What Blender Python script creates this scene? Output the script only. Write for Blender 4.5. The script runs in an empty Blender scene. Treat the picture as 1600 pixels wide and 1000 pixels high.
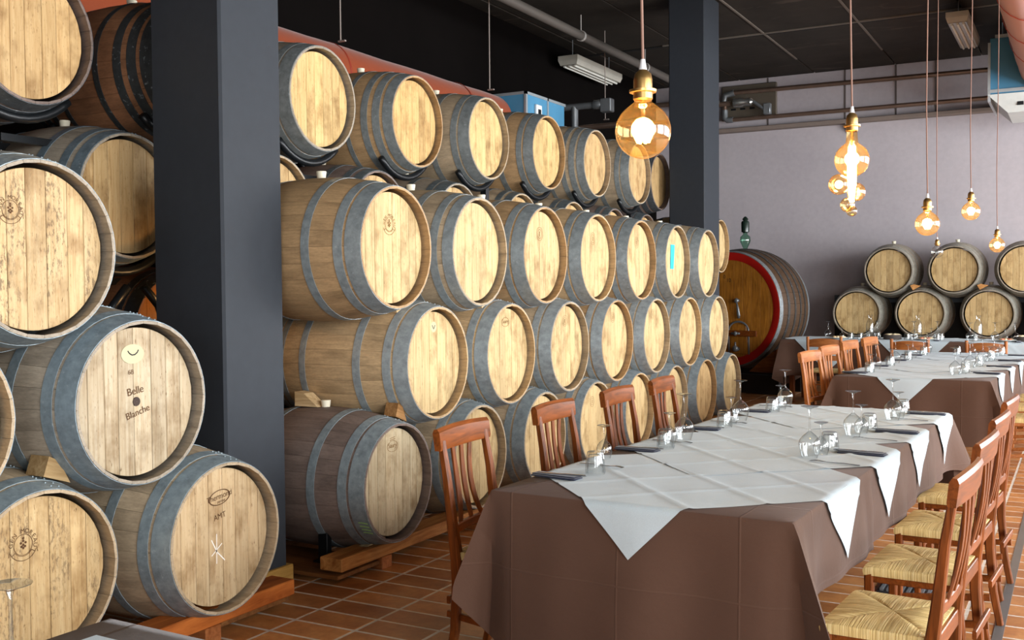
import bpy, bmesh, math, random
from mathutils import Vector, Matrix
from math import sin, cos, pi, radians, sqrt, atan2
random.seed(7)
SC = bpy.context.scene
COL = SC.collection

# ------------------------------------------------------------------ camera, light, exposure
CAM_H, YAW, PITCH, ROLL, FPX = 1.48, 0.5003192, 0.0309956, -0.0081803, 1633.0
fw = Vector((-sin(YAW)*cos(PITCH), cos(YAW)*cos(PITCH), -sin(PITCH)))
r0 = Vector((cos(YAW), sin(YAW), 0.0)); u0 = r0.cross(fw)
rv = r0*cos(ROLL)+u0*sin(ROLL); uv = -r0*sin(ROLL)+u0*cos(ROLL)
cam = bpy.data.cameras.new('camera'); camo = bpy.data.objects.new('camera', cam); COL.objects.link(camo)
M = Matrix((rv, uv, -fw)).transposed().to_4x4(); M.translation = (0, 0, CAM_H)
camo.matrix_world = M
cam.sensor_width = 36.0; cam.lens = 36.0*FPX/1600.0; cam.clip_start = 0.05; cam.clip_end = 100
SC.camera = camo
SC.view_settings.view_transform = 'Standard'; SC.view_settings.look = 'None'
SC.view_settings.gamma = 1.0; SC.view_settings.use_curve_mapping = False
SC.view_settings.exposure = 0.9
SC.cycles.use_denoising = True
SC.cycles.transparent_max_bounces = 32
SC.cycles.caustics_reflective = False; SC.cycles.caustics_refractive = False
SC.cycles.sample_clamp_indirect = 6.0

world = bpy.data.worlds.new('world'); SC.world = world; world.use_nodes = True
bg = world.node_tree.nodes['Background']; bg.inputs[0].default_value = (0.80, 0.90, 1.0, 1); bg.inputs[1].default_value = 1.0

def area(name, loc, direction, sx, sy, power, color):
    l = bpy.data.lights.new(name, 'AREA'); l.shape = 'RECTANGLE'; l.size = sx; l.size_y = sy
    l.energy = power; l.color = color
    o = bpy.data.objects.new(name, l); COL.objects.link(o); o.location = loc
    o.rotation_euler = Vector(direction).to_track_quat('-Z', 'Z').to_euler()
    return o
DAY = (0.93, 0.97, 1.0)
WIN_R = [(-0.6, 3.1), (3.1, 3.1), (6.8, 3.1), (10.5, 3.1), (14.1, 3.0)]       # windows of the right wall: centre y, width
for yc, wd in WIN_R:
    area('daylight', (4.62, yc, 2.1), (-1, 0, 0.0), wd, 2.9, 250 if yc < 9 else 300, DAY)
area('daylight', (1.9, -3.95, 1.7), (0, 1, 0.0), 3.0, 2.2, 125, DAY)

# ------------------------------------------------------------------ helpers
def lin(c):
    if isinstance(c, str):
        c = c.lstrip('#'); c = [int(c[i:i+2], 16)/255 for i in (0, 2, 4)]
    return tuple(x/12.92 if x <= 0.04045 else ((x+0.055)/1.055)**2.4 for x in c) + (1.0,)

class MB:
    def __init__(s): s.v = []; s.f = []; s.col = []
    def add(s, vs, fs, M=None, c=None):
        n = len(s.v)
        s.v += [tuple(M @ Vector(p)) for p in vs] if M else [tuple(p) for p in vs]
        s.f += [tuple(i+n for i in f) for f in fs]
        s.col += [c if c is not None else 0.0]*len(fs)
        return s
    def box(s, x0, x1, y0, y1, z0, z1, bev=0.0, M=None, c=None):
        if bev <= 0:
            vs = [(x, y, z) for x in (x0, x1) for y in (y0, y1) for z in (z0, z1)]
            fs = [(0, 1, 3, 2), (4, 6, 7, 5), (0, 4, 5, 1), (2, 3, 7, 6), (0, 2, 6, 4), (1, 5, 7, 3)]
            return s.add(vs, fs, M, c)
        b = min(bev, (x1-x0)*.45, (y1-y0)*.45, (z1-z0)*.45)
        vs = []; idx = {}
        for i, (x, dx) in enumerate(((x0, 1), (x1, -1))):
            for j, (y, dy) in enumerate(((y0, 1), (y1, -1))):
                for k, (z, dz) in enumerate(((z0, 1), (z1, -1))):
                    for a, p in enumerate(((x, y+dy*b, z+dz*b), (x+dx*b, y, z+dz*b), (x+dx*b, y+dy*b, z))):
                        idx[i, j, k, a] = len(vs); vs.append(p)
        fs = []
        for i in (0, 1):
            q = [idx[i, 0, 0, 0], idx[i, 1, 0, 0], idx[i, 1, 1, 0], idx[i, 0, 1, 0]]; fs.append(q if i else q[::-1])
            q = [idx[0, i, 0, 1], idx[0, i, 1, 1], idx[1, i, 1, 1], idx[1, i, 0, 1]]; fs.append(q if i else q[::-1])
            q = [idx[0, 0, i, 2], idx[1, 0, i, 2], idx[1, 1, i, 2], idx[0, 1, i, 2]]; fs.append(q if i else q[::-1])
        for i in (0, 1):
            for j in (0, 1):
                q = [idx[i, j, 0, 0], idx[i, j, 1, 0], idx[i, j, 1, 1], idx[i, j, 0, 1]]; fs.append(q if (i+j) % 2 == 0 else q[::-1])
                q = [idx[i, 0, j, 0], idx[i, 1, j, 0], idx[i, 1, j, 2], idx[i, 0, j, 2]]; fs.append(q if (i+j) % 2 else q[::-1])
                q = [idx[0, i, j, 1], idx[1, i, j, 1], idx[1, i, j, 2], idx[0, i, j, 2]]; fs.append(q if (i+j) % 2 == 0 else q[::-1])
        for i in (0, 1):
            for j in (0, 1):
                for k in (0, 1):
                    q = [idx[i, j, k, 0], idx[i, j, k, 1], idx[i, j, k, 2]]; fs.append(q if (i+j+k) % 2 else q[::-1])
        return s.add(vs, fs, M, c)
    def lathe(s, prof, n=24, M=None, c=None, closed=False):
        # prof: list of (r, z); around the local Z axis
        vs = []; fs = []; m = len(prof)
        for i in range(n):
            a = 2*pi*i/n
            for r, z in prof: vs.append((r*cos(a), r*sin(a), z))
        for i in range(n):
            j = (i+1) % n
            for k in range(m if closed else m-1):
                l = (k+1) % m
                fs.append((i*m+k, j*m+k, j*m+l, i*m+l))
        return s.add(vs, fs, M, c)
    def tube(s, pts, r, n=8, M=None, c=None, rs=None, cap=True):
        pts = [Vector(p) for p in pts]; vs = []; fs = []; prev = None
        for i, p in enumerate(pts):
            t = (pts[min(i+1, len(pts)-1)]-pts[max(i-1, 0)]).normalized()
            if prev is None:
                a = Vector((0, 0, 1)) if abs(t.z) < .9 else Vector((1, 0, 0))
                n1 = t.cross(a).normalized()
            else:
                n1 = (prev - t*prev.dot(t)).normalized()
            prev = n1; n2 = t.cross(n1); rr = rs[i] if rs else r
            for k in range(n):
                a = 2*pi*k/n; vs.append(p+n1*(rr*cos(a))+n2*(rr*sin(a)))
        for i in range(len(pts)-1):
            for k in range(n):
                l = (k+1) % n; fs.append((i*n+k, i*n+l, (i+1)*n+l, (i+1)*n+k))
        if cap:
            fs.append(tuple(range(n))[::-1]); fs.append(tuple((len(pts)-1)*n+k for k in range(n)))
        return s.add(vs, fs, M, c)
    def bar(s, pts, w, d, M=None, c=None, side=(1, 0, 0)):
        # rectangular section swept along pts; side = direction of width w (number or list), d the other way
        pts = [Vector(p) for p in pts]; vs = []; fs = []; side = Vector(side)
        W = w if isinstance(w, (list, tuple)) else [w]*len(pts); D = d if isinstance(d, (list, tuple)) else [d]*len(pts)
        for i, p in enumerate(pts):
            t = (pts[min(i+1, len(pts)-1)]-pts[max(i-1, 0)]).normalized()
            s1 = (side - t*side.dot(t)).normalized(); s2 = t.cross(s1)
            b = .18*min(W[i], D[i])
            for a_, b_ in ((-W[i]/2+b, -D[i]/2), (W[i]/2-b, -D[i]/2), (W[i]/2, -D[i]/2+b), (W[i]/2, D[i]/2-b),
                           (W[i]/2-b, D[i]/2), (-W[i]/2+b, D[i]/2), (-W[i]/2, D[i]/2-b), (-W[i]/2, -D[i]/2+b)):
                vs.append(p+s1*a_+s2*b_)
        n = 8
        for i in range(len(pts)-1):
            for k in range(n):
                l = (k+1) % n; fs.append((i*n+k, i*n+l, (i+1)*n+l, (i+1)*n+k))
        fs.append(tuple(range(n))[::-1]); fs.append(tuple((len(pts)-1)*n+k for k in range(n)))
        return s.add(vs, fs, M, c)
    def sphere(s, c0, r, n=16, m=10, M=None, c=None, sc=(1, 1, 1)):
        prof = [(max(r*sin(pi*k/m), 1e-5), -r*cos(pi*k/m)) for k in range(m+1)]
        T = Matrix.Translation(c0) @ Matrix.Diagonal((*sc, 1))
        return s.lathe(prof, n, (M @ T) if M else T, c)
    def mesh(s, name, mat=None, smooth=False, ang=None, fix=True):
        me = bpy.data.meshes.new(name); me.from_pydata(s.v, [], s.f)
        if fix:
            bm = bmesh.new(); bm.from_mesh(me); bmesh.ops.recalc_face_normals(bm, faces=bm.faces); bm.to_mesh(me); bm.free()
        if any(s.col):
            at = me.attributes.new('var', 'FLOAT', 'FACE'); at.data.foreach_set('value', s.col)
        if mat: me.materials.append(mat)
        if smooth:
            me.polygons.foreach_set('use_smooth', [True]*len(me.polygons))
            if ang: me.set_sharp_from_angle(angle=radians(ang))
        return me

def ob(name, me, parent=None, loc=None, rot=None, color=None, kind=None, label=None):
    o = bpy.data.objects.new(name, me); COL.objects.link(o)
    if parent: o.parent = parent
    if loc is not None: o.location = loc
    if rot is not None: o.rotation_euler = rot
    if color is not None: o.color = lin(color)
    if kind: o['kind'] = kind
    if label: o['label'] = label
    return o
def tag(o, label, cat, group=None):
    o['label'] = label; o['category'] = cat
    if group: o['group'] = group
    return o
def thing(name, label, cat, loc=(0, 0, 0), rotz=0, group=None):
    o = bpy.data.objects.new(name, None); COL.objects.link(o); o.empty_display_size = .1
    o.location = loc; o.rotation_euler = (0, 0, rotz)
    return tag(o, label, cat, group)
def struct(o):
    o['kind'] = 'structure'; return o
ORD = ['first', 'second', 'third', 'fourth', 'fifth', 'sixth', 'seventh', 'eighth', 'ninth', 'tenth']

# ------------------------------------------------------------------ materials
class N:
    def __init__(s, name, rough=.6, metal=0.0, spec=.4):
        s.m = bpy.data.materials.new(name); s.m.use_nodes = True; s.t = s.m.node_tree; s.b = s.t.nodes['Principled BSDF']
        s.b.inputs['Roughness'].default_value = rough; s.b.inputs['Metallic'].default_value = metal
        s.b.inputs['Specular IOR Level'].default_value = spec
    def n(s, typ, **kw):
        nd = s.t.nodes.new(typ)
        for k, v in kw.items():
            if k.startswith('i_'):
                key = k[2:].replace('_', ' '); nd.inputs[key].default_value = v
            else: setattr(nd, k, v)
        return nd
    def l(s, a, b): s.t.links.new(a, b)
    def coord(s, scale=(1, 1, 1), kind='Object', rnd=0.0, rot=(0, 0, 0)):
        tc = s.n('ShaderNodeTexCoord'); mp = s.n('ShaderNodeMapping'); mp.inputs['Scale'].default_value = scale; mp.inputs['Rotation'].default_value = rot
        s.l(tc.outputs[kind], mp.inputs['Vector'])
        if rnd:
            oi = s.n('ShaderNodeObjectInfo'); mu = s.n('ShaderNodeMath', operation='MULTIPLY'); mu.inputs[1].default_value = rnd
            s.l(oi.outputs['Random'], mu.inputs[0]); cb = s.n('ShaderNodeCombineXYZ')
            for k in range(3): s.l(mu.outputs[0], cb.inputs[k])
            s.l(cb.outputs[0], mp.inputs['Location'])
        return mp.outputs[0]
    def noise(s, vec, scale=5, detail=4, rough=.55, dist=0.0):
        nd = s.n('ShaderNodeTexNoise'); nd.inputs['Scale'].default_value = scale; nd.inputs['Detail'].default_value = detail
        nd.inputs['Roughness'].default_value = rough; nd.inputs['Distortion'].default_value = dist; s.l(vec, nd.inputs['Vector'])
        return nd.outputs['Fac']
    def ramp(s, fac, stops):
        nd = s.n('ShaderNodeValToRGB'); e = nd.color_ramp.elements
        while len(e) < len(stops): e.new(.5)
        for el, (p, c) in zip(e, stops): el.position = p; el.color = lin(c) if not isinstance(c, (int, float)) else (c, c, c, 1)
        s.l(fac, nd.inputs[0]); return nd.outputs[0]
    def mix(s, fac, a, b, mode='MIX'):
        nd = s.n('ShaderNodeMix', data_type='RGBA', blend_type=mode)
        for v, i in ((fac, 0), (a, 6), (b, 7)):
            if isinstance(v, (int, float)): nd.inputs[i].default_value = v
            elif isinstance(v, (tuple, str)): nd.inputs[i].default_value = lin(v) if isinstance(v, str) else v
            else: s.l(v, nd.inputs[i])
        return nd.outputs[2]
    def bump(s, h, strength=.3, dist=.002):
        nd = s.n('ShaderNodeBump'); nd.inputs['Strength'].default_value = strength; nd.inputs['Distance'].default_value = dist
        s.l(h, nd.inputs['Height']); s.l(nd.outputs[0], s.b.inputs['Normal'])
    def base(s, c):
        if isinstance(c, str): s.b.inputs['Base Color'].default_value = lin(c)
        else: s.l(c, s.b.inputs['Base Color'])
        return s
    def ocol(s): return s.n('ShaderNodeObjectInfo').outputs['Color']
    def orand(s): return s.n('ShaderNodeObjectInfo').outputs['Random']

def plain(name, c, rough=.5, metal=0.0, spec=.4, var=.12, scale=8):
    m = N(name, rough, metal, spec); v = m.coord((1, 1, 1), rnd=10)
    f = m.noise(v, scale, 5)
    g = m.ramp(f, [(.3, 1-var), (.7, 1.0)])
    m.base(m.mix(1.0, c, g, 'MULTIPLY')); return m.m

def mat_stave():
    m = N('oak_stave', .62, 0, .3)
    at = m.n('ShaderNodeAttribute', attribute_name='var'); ad = m.n('ShaderNodeMath', operation='ADD'); m.l(at.outputs['Fac'], ad.inputs[0]); m.l(m.orand(), ad.inputs[1])
    fr = m.n('ShaderNodeMath', operation='FRACT'); m.l(ad.outputs[0], fr.inputs[0])
    v = m.coord((1.6, 22, 22), rnd=9); g = m.noise(v, 4, 6, .6, .4)
    v2 = m.coord((2.2, 5, 5), rnd=5); st = m.noise(v2, 1.6, 4, .6)
    v3 = m.coord((9, 30, 30), rnd=3); fine = m.noise(v3, 6, 3)
    c = m.mix(1.0, m.ocol(), m.ramp(fr.outputs[0], [(0, .88), (1, 1.05)]), 'MULTIPLY')
    c = m.mix(1.0, c, m.ramp(g, [(.25, .74), (.7, 1.1)]), 'MULTIPLY')
    c = m.mix(1.0, c, m.ramp(st, [(.28, .66), (.5, 1.0), (.75, 1.15)]), 'MULTIPLY')
    c = m.mix(1.0, c, m.ramp(fine, [(.3, .85), (.6, 1.0)]), 'MULTIPLY')
    m.base(c); m.bump(g, .25, .002); return m.m
def mat_head():
    m = N('oak_head', .6, 0, .25)
    v = m.coord((30, 30, 1.6), rnd=11); g = m.noise(v, 3.0, 6, .62, .6)
    v2 = m.coord((3, 3, 2.4), rnd=7); st = m.noise(v2, 2.2, 4, .6)
    v3 = m.coord((60, 60, 12), rnd=3); fl = m.noise(v3, 3, 3, .6)
    c = m.mix(1.0, m.ocol(), m.ramp(m.orand(), [(0, .72), (1, .9)]), 'MULTIPLY')
    c = m.mix(1.0, c, m.ramp(g, [(.22, '#c4b09a'), (.45, '#f0e8dc'), (.7, '#ffffff')]), 'MULTIPLY')
    c = m.mix(1.0, c, m.ramp(st, [(.3, '#c0b4a4'), (.52, '#ffffff')]), 'MULTIPLY')
    c = m.mix(1.0, c, m.ramp(fl, [(.26, '#a08c74'), (.38, '#ffffff')]), 'MULTIPLY')
    al = m.n('ShaderNodeObjectInfo').outputs['Alpha']; iv = m.n('ShaderNodeMath', operation='SUBTRACT'); iv.inputs[0].default_value = 1; m.l(al, iv.inputs[1])
    sp = m.noise(m.coord((38, 38, 15), rnd=5), 2.2, 5, .7); pa = m.noise(m.coord((5, 5, 2)), 2, 3)
    th = m.n('ShaderNodeMath', operation='MULTIPLY'); m.l(m.ramp(sp, [(.50, 0.0), (.60, 1.0)]), th.inputs[0]); m.l(m.ramp(pa, [(.4, 0.0), (.55, 1.0)]), th.inputs[1])
    t2 = m.n('ShaderNodeMath', operation='MULTIPLY'); m.l(th.outputs[0], t2.inputs[0]); m.l(iv.outputs[0], t2.inputs[1])
    c = m.mix(t2.outputs[0], c, '#5a4632')
    m.base(c); m.bump(g, .15, .001); return m.m
def mat_hoop():
    m = N('galvanised_hoop', .5, .3, .5)
    v = m.coord((6, 6, 6), rnd=9); f = m.noise(v, 3.5, 6, .65); v2 = m.coord((1, 1, 1), rnd=4); f2 = m.noise(v2, 42, 4)
    c = m.mix(1.0, m.ocol(), m.ramp(f, [(.25, .55), (.55, .95), (.8, 1.25)]), 'MULTIPLY')
    c = m.mix(m.ramp(f2, [(.62, 0.0), (.72, .45)]), c, '#b4bcc0'); m.base(c)
    m.l(m.ramp(f, [(.3, .62), (.7, .38)]), m.b.inputs['Roughness']); return m.m
def mat_wood(name, dark, light, axis='X', rough=.35, spec=.5, sc=1.0, usecol=False):
    m = N(name, rough, 0, spec)
    s = {'X': (1.5, 16, 16), 'Y': (16, 1.5, 16), 'Z': (16, 16, 1.5)}[axis]
    v = m.coord(tuple(k*sc for k in s), rnd=13); g = m.noise(v, 2.2, 6, .6, 1.2)
    v2 = m.coord((2, 2, 2), rnd=5); st = m.noise(v2, 2, 3)
    c = m.ramp(g, [(.28, dark), (.68, light)])
    c = m.mix(1.0, c, m.ramp(st, [(.3, .8), (.65, 1.05)]), 'MULTIPLY')
    if usecol: c = m.mix(1.0, c, m.ocol(), 'MULTIPLY')
    m.base(c); m.bump(g, .08, .001); return m.m
def mat_cloth(name, c, c2, weave=900, rough=.85, crease=None, sheen=.2, spec=.2):
    m = N(name, rough, 0, spec); v = m.coord((1, 1, 1)); f = m.noise(v, 3, 5, .6); f2 = m.noise(m.coord((weave, weave, weave)), 1, 2)
    m.base(m.mix(1.0, m.mix(f, c, c2), m.ramp(f2, [(.3, .9), (.7, 1.04)]), 'MULTIPLY'))
    f3 = m.noise(m.coord((1, 1, 1)), 9, 5, .6); m.bump(f3, .35, .006)
    m.b.inputs['Sheen Weight'].default_value = sheen
    return m.m
def creased(name, c, c2, px, py, pz, ox=.0, oz=.0):
    m = N(name, .85, 0, .2); f = m.noise(m.coord((1, 1, 1)), 3, 5, .6); f2 = m.noise(m.coord((700, 700, 700)), 1, 2)
    tc = m.n('ShaderNodeTexCoord'); sp = m.n('ShaderNodeSeparateXYZ'); m.l(tc.outputs['Object'], sp.inputs[0]); tot = None
    for k, (per, o) in enumerate(((px, ox), (py, .1), (pz, oz))):
        a = m.n('ShaderNodeMath', operation='ADD'); a.inputs[1].default_value = o+50*per; m.l(sp.outputs[k], a.inputs[0])
        b = m.n('ShaderNodeMath', operation='PINGPONG'); b.inputs[1].default_value = per/2; m.l(a.outputs[0], b.inputs[0])
        d = m.n('ShaderNodeMapRange', interpolation_type='SMOOTHSTEP'); d.inputs['From Min'].default_value = 0; d.inputs['From Max'].default_value = .006
        d.inputs['To Min'].default_value = 1; d.inputs['To Max'].default_value = 0; m.l(b.outputs[0], d.inputs['Value'])
        if tot is None: tot = d.outputs[0]
        else:
            x_ = m.n('ShaderNodeMath', operation='MAXIMUM'); m.l(tot, x_.inputs[0]); m.l(d.outputs[0], x_.inputs[1]); tot = x_.outputs[0]
    col = m.mix(1.0, m.mix(f, c, c2), m.ramp(f2, [(.3, .9), (.7, 1.04)]), 'MULTIPLY'); m.base(m.mix(m.ramp(tot, [(0, 0.0), (1, .05)]), col, '#8a6c5c'))
    f3 = m.noise(m.coord((1, 1, 1)), 7, 5, .6); sm = m.n('ShaderNodeMath', operation='MULTIPLY_ADD'); sm.inputs[1].default_value = .5; m.l(tot, sm.inputs[0]); m.l(f3, sm.inputs[2])
    m.bump(sm.outputs[0], .45, .006); m.b.inputs['Sheen Weight'].default_value = .15; return m.m
def mat_glass(name, tint=(1, 1, 1, 1), edge=(.55, .62, .65, 1), rough=.0, ior=1.5, haze=0.0):
    m = N(name); t = m.t; out = t.nodes['Material Output']; t.nodes.remove(m.b)
    tr = m.n('ShaderNodeBsdfTransparent'); gl = m.n('ShaderNodeBsdfGlossy'); gl.inputs['Roughness'].default_value = max(rough, .015)
    lw = m.n('ShaderNodeLayerWeight'); lw.inputs['Blend'].default_value = .5
    p2 = m.n('ShaderNodeMath', operation='POWER'); p2.inputs[1].default_value = 2.2; m.l(lw.outputs['Facing'], p2.inputs[0])
    c = m.mix(p2.outputs[0], tint, edge); m.l(c, tr.inputs[0])
    l5 = m.n('ShaderNodeLayerWeight'); l5.inputs['Blend'].default_value = .5
    p5 = m.n('ShaderNodeMath', operation='POWER'); p5.inputs[1].default_value = 4.0; m.l(l5.outputs['Facing'], p5.inputs[0])
    fr = m.n('ShaderNodeMath', operation='MULTIPLY_ADD'); fr.inputs[1].default_value = .8; fr.inputs[2].default_value = .1; m.l(p5.outputs[0], fr.inputs[0])
    mx = m.n('ShaderNodeMixShader'); m.l(fr.outputs[0], mx.inputs[0]); m.l(tr.outputs[0], mx.inputs[1]); m.l(gl.outputs[0], mx.inputs[2])
    if haze:
        tl = m.n('ShaderNodeBsdfTranslucent'); tl.inputs[0].default_value = edge; m2 = m.n('ShaderNodeMixShader'); m2.inputs[0].default_value = haze; m.l(mx.outputs[0], m2.inputs[1]); m.l(tl.outputs[0], m2.inputs[2]); mx = m2
    m.l(mx.outputs[0], out.inputs[0]); return m.m
def mat_emit(name, c, s):
    m = N(name); m.b.inputs['Base Color'].default_value = lin(c); m.b.inputs['Emission Color'].default_value = lin(c); m.b.inputs['Emission Strength'].default_value = s; return m.m

STAVE = mat_stave(); HEAD = mat_head(); HOOP = mat_hoop()
CHERRY = mat_wood('cherry_wood', '#4a2408', '#86461a', 'Z', .38, .25)
CHERRYX = mat_wood('cherry_wood_rail', '#52280a', '#8a481a', 'X', .38, .25)
HONEY = mat_wood('honey_wood', '#84461a', '#b8723a', 'Z', .4, .4)
HONEYX = mat_wood('honey_wood_rail', '#84461a', '#b8723a', 'X', .4, .4)
PINE = mat_wood('pine_beam', '#8a5a2c', '#c89a62', 'Y', .7, .2, .7, True)
PINEX = mat_wood('pine_plank', '#8a5a2c', '#c89a62', 'X', .7, .2, .7, True)
WEDGE = mat_wood('wedge_wood', '#a58558', '#dcc298', 'X', .8, .2, 1.0, True)
BUNG = plain('bung_stopper', '#e6ddc4', .6)
BROWN = creased('brown_tablecloth', '#4f382c', '#5a4134', .42, .42, .29, .04, .105)
WHITE = mat_cloth('white_overcloth', '#b4c3cb', '#c0cdd3', 500, .8, sheen=.1)
NAVY = mat_cloth('navy_napkin', '#14182c', '#1c2138', 900, .8)
GLASS = mat_glass('clear_glass', (.975, .985, .985, 1), (.42, .47, .5, 1))
AMBER = mat_glass('amber_bulb_glass', (1.0, .90, .66, 1), (.97, .62, .24, 1), haze=.010)
CLEARB = mat_glass('clear_bulb_glass', (.98, .98, .97, 1), (.75, .77, .75, 1))
GREENG = mat_glass('green_lock_glass', (.55, .78, .66, 1), (.2, .38, .28, 1))
BRASS = plain('brass', '#b8935a', .32, .9, var=.25)
STEEL = plain('cutlery_steel', '#b9bcc0', .22, 1.0)
BLACKST = plain('black_steel', '#15181b', .38, .3, .5)
FIL = mat_emit('lit_filament', '#ffc46a', 60)
CORD = plain('cord_fabric', '#8a6a5c', .8)
GRIP = plain('cord_grip', '#d8d8d8', .5)
GREYMET = plain('grey_metal', '#8b8f92', .4, .6)
CREAM = plain('cream_sticker', '#b9b28e', .6, var=.04)
INK = plain('burnt_ink', '#5a3a1c', .8, var=.3, scale=60)
INKL = plain('faint_ink', '#84602f', .8, var=.3, scale=60)
INKK = plain('black_ink', '#1e1a18', .7)
CHALK = plain('white_chalk', '#f4efe6', .9)
GREENP = plain('green_paint', '#a8d888', .6)
CYAN = plain('cyan_tape', '#18b8e8', .5, var=.03)

def mat_rush(axis):
    m = N('rush_weave_'+axis, .75, 0, .25); sc = {'x': (90, 2, 2), 'y': (2, 90, 2)}[axis]
    v = m.coord(sc); f = m.noise(v, 2.0, 4, .6, .2); f2 = m.noise(m.coord((3, 3, 3), rnd=4), 3, 3)
    c = m.ramp(f, [(.25, '#8f7440'), (.5, '#cdb377'), (.75, '#ead6a2')]); c = m.mix(1.0, c, m.ramp(f2, [(.3, .8), (.6, 1.05)]), 'MULTIPLY')
    m.base(c); m.bump(f, .9, .005); return m.m
RUSHX, RUSHY = mat_rush('x'), mat_rush('y')

# ------------------------------------------------------------------ the room
XL, XR, YF, YB, ZC = -6.2, 4.5, -3.8, 16.35, 4.72
def mat_wall():
    m = N('grey_plaster', .9, 0, .15); f = m.noise(m.coord((1, 1, 1)), .7, 5, .6); f2 = m.noise(m.coord((1, 1, 1)), 14, 4)
    c = m.ramp(f, [(.3, '#aaa2a6'), (.7, '#b6aeb1')]); c = m.mix(1.0, c, m.ramp(f2, [(.3, .94), (.7, 1.02)]), 'MULTIPLY'); m.base(c); m.bump(f2, .15, .004); return m.m
WALL = mat_wall()
SIDEWALL = plain('dark_side_wall', '#0d0a09', .95, 0, .05, var=.2, scale=2)
PALEWALL = plain('pale_window_wall', '#b8b4ae', .9, var=.08, scale=2)
def mat_ceil():
    m = N('dark_ceiling_panel', .75, 0, .2); f = m.noise(m.coord((1, 1, 1), rnd=20), 1.6, 6, .65); f2 = m.noise(m.coord((.8, 2.4, 1), rnd=30), 1.2, 6, .7, .6)
    c = m.ramp(f, [(.3, '#27231e'), (.7, '#37312b')]); c = m.mix(m.ramp(f2, [(.60, 0.0), (.74, .45)]), c, '#7a6d60'); m.base(c); return m.m
CEIL = mat_ceil(); CEILGAP = plain('ceiling_gap', '#0c0a09', .9); SEAM = plain('seam_strip', '#6d655c', .7)
PILLAR = plain('dark_pillar_paint', '#30343a', .6, 0, .2, var=.1, scale=18)

m = MB(); m.box(XL-.2, XR+.2, YF-.2, YB+.2, -.25, -.0013); floor = struct(ob('floor', m.mesh('floor', plain('grout', '#d6c8b8', .9, var=.25, scale=30))))
def mat_tile():
    m = N('terracotta_tile', .42, 0, .45); f = m.noise(m.coord((1, 1, 1), rnd=17), 7, 5, .65); f2 = m.noise(m.coord((1, 1, 1), rnd=8), 40, 3)
    at = m.n('ShaderNodeAttribute', attribute_name='var'); ad = m.n('ShaderNodeMath', operation='ADD'); m.l(at.outputs['Fac'], ad.inputs[0]); m.l(m.orand(), ad.inputs[1])
    fr = m.n('ShaderNodeMath', operation='FRACT'); m.l(ad.outputs[0], fr.inputs[0])
    c = m.ramp(f, [(.25, '#a5683c'), (.55, '#c68a54'), (.8, '#d6a068')])
    c = m.mix(1.0, c, m.ramp(fr.outputs[0], [(0, '#c8b4a4'), (.5, '#e8dccc'), (1, '#fff6ea')]), 'MULTIPLY')
    c = m.mix(1.0, c, m.ramp(f2, [(.3, .86), (.6, 1.0)]), 'MULTIPLY'); m.base(c); m.bump(f, .12, .003); return m.m
TILE = mat_tile()
TX, TY, TX0, TY0 = .33, .1685, -3.09, 3.604
def tile_mb(mb, x, y, c=None, dz=0.0):
    g = .0058; b = .003; x0, x1, y0, y1 = x+g, x+TX-g, y+g, y+TY-g
    vs = [(x0, y0, -.004), (x1, y0, -.004), (x1, y1, -.004), (x0, y1, -.004), (x0+b, y0+b, dz), (x1-b, y0+b, dz), (x1-b, y1-b, dz), (x0+b, y1-b, dz)]
    mb.add(vs, [(4, 5, 6, 7), (0, 1, 5, 4), (1, 2, 6, 5), (2, 3, 7, 6), (3, 0, 4, 7)], None, c)
tmb = MB(); tile_mb(tmb, 0, 0); tile_me = tmb.mesh('floor_tile', TILE, fix=False)
rest = MB(); ntile = 0
for i in range(-10, 24):
    for j in range(-44, 78):
        x, y = TX0+i*TX, TY0+j*TY
        if x < XL or x+TX > XR or y < YF or y+TY > YB: continue
        near = (-3.7 < x < -1.9 and 2.9 < y < 6.6) or (-.5 < x < .45 and 4.0 < y < 9.3) or (-2.0 < x < -.4 and 6.3 < y < 7.4)
        if near and ntile < 300:
            ob('floor_tile', tile_me, floor, (x, y, random.uniform(-.0012, 0))); ntile += 1
        else: tile_mb(rest, x, y, random.random()+.001)
ob('tiles_beyond', rest.mesh('tiles_beyond', TILE, fix=False), floor, kind='stuff')
m = MB(); m.box(-.325, -.285, 2.0, YB, -.003, .0015); ob('joint_strip', m.mesh('joint_strip', plain('joint_strip_metal', '#6f6a66', .5, .3)), floor)

m = MB(); m.box(XL-.2, XR+.2, YF-.2, YB+.2, ZC+.04, ZC+.2); ceiling = struct(ob('ceiling', m.mesh('ceiling', CEILGAP)))
PX, PY = 1.17, 3.4
pm = MB(); pm.box(.008, PX-.008, .008, PY-.008, 0, .03, .006); panel_me = pm.mesh('ceiling_panel', CEIL)
x = -3.63-PX*3
while x < XR-.1:
    y = 13.5-PY*5
    while y < YB:
        if x > XL-1.2 and y+PY < YB+3.3: ob('ceiling_panel', panel_me, ceiling, (x, y, ZC+random.uniform(0, .008)))
        y += PY
    x += PX
sm = MB(); sm.box(XL, XR, 13.46, 13.53, ZC-.006, ZC+.01); ob('ceiling_joint', sm.mesh('ceiling_joint', CEILGAP), ceiling)
sm = MB(); sm.box(-5.0, XR, 13.43, 13.46, ZC-.012, ZC+.01); ob('ceiling_joint', sm.mesh('ceiling_joint', SEAM), ceiling)
for xx in (-3.63, -2.46):
    sm = MB(); sm.box(xx-.012, xx+.012, 6.5, 15.2, ZC-.01, ZC+.004); ob('ceiling_joint', sm.mesh('ceiling_joint', SEAM), ceiling)

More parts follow.
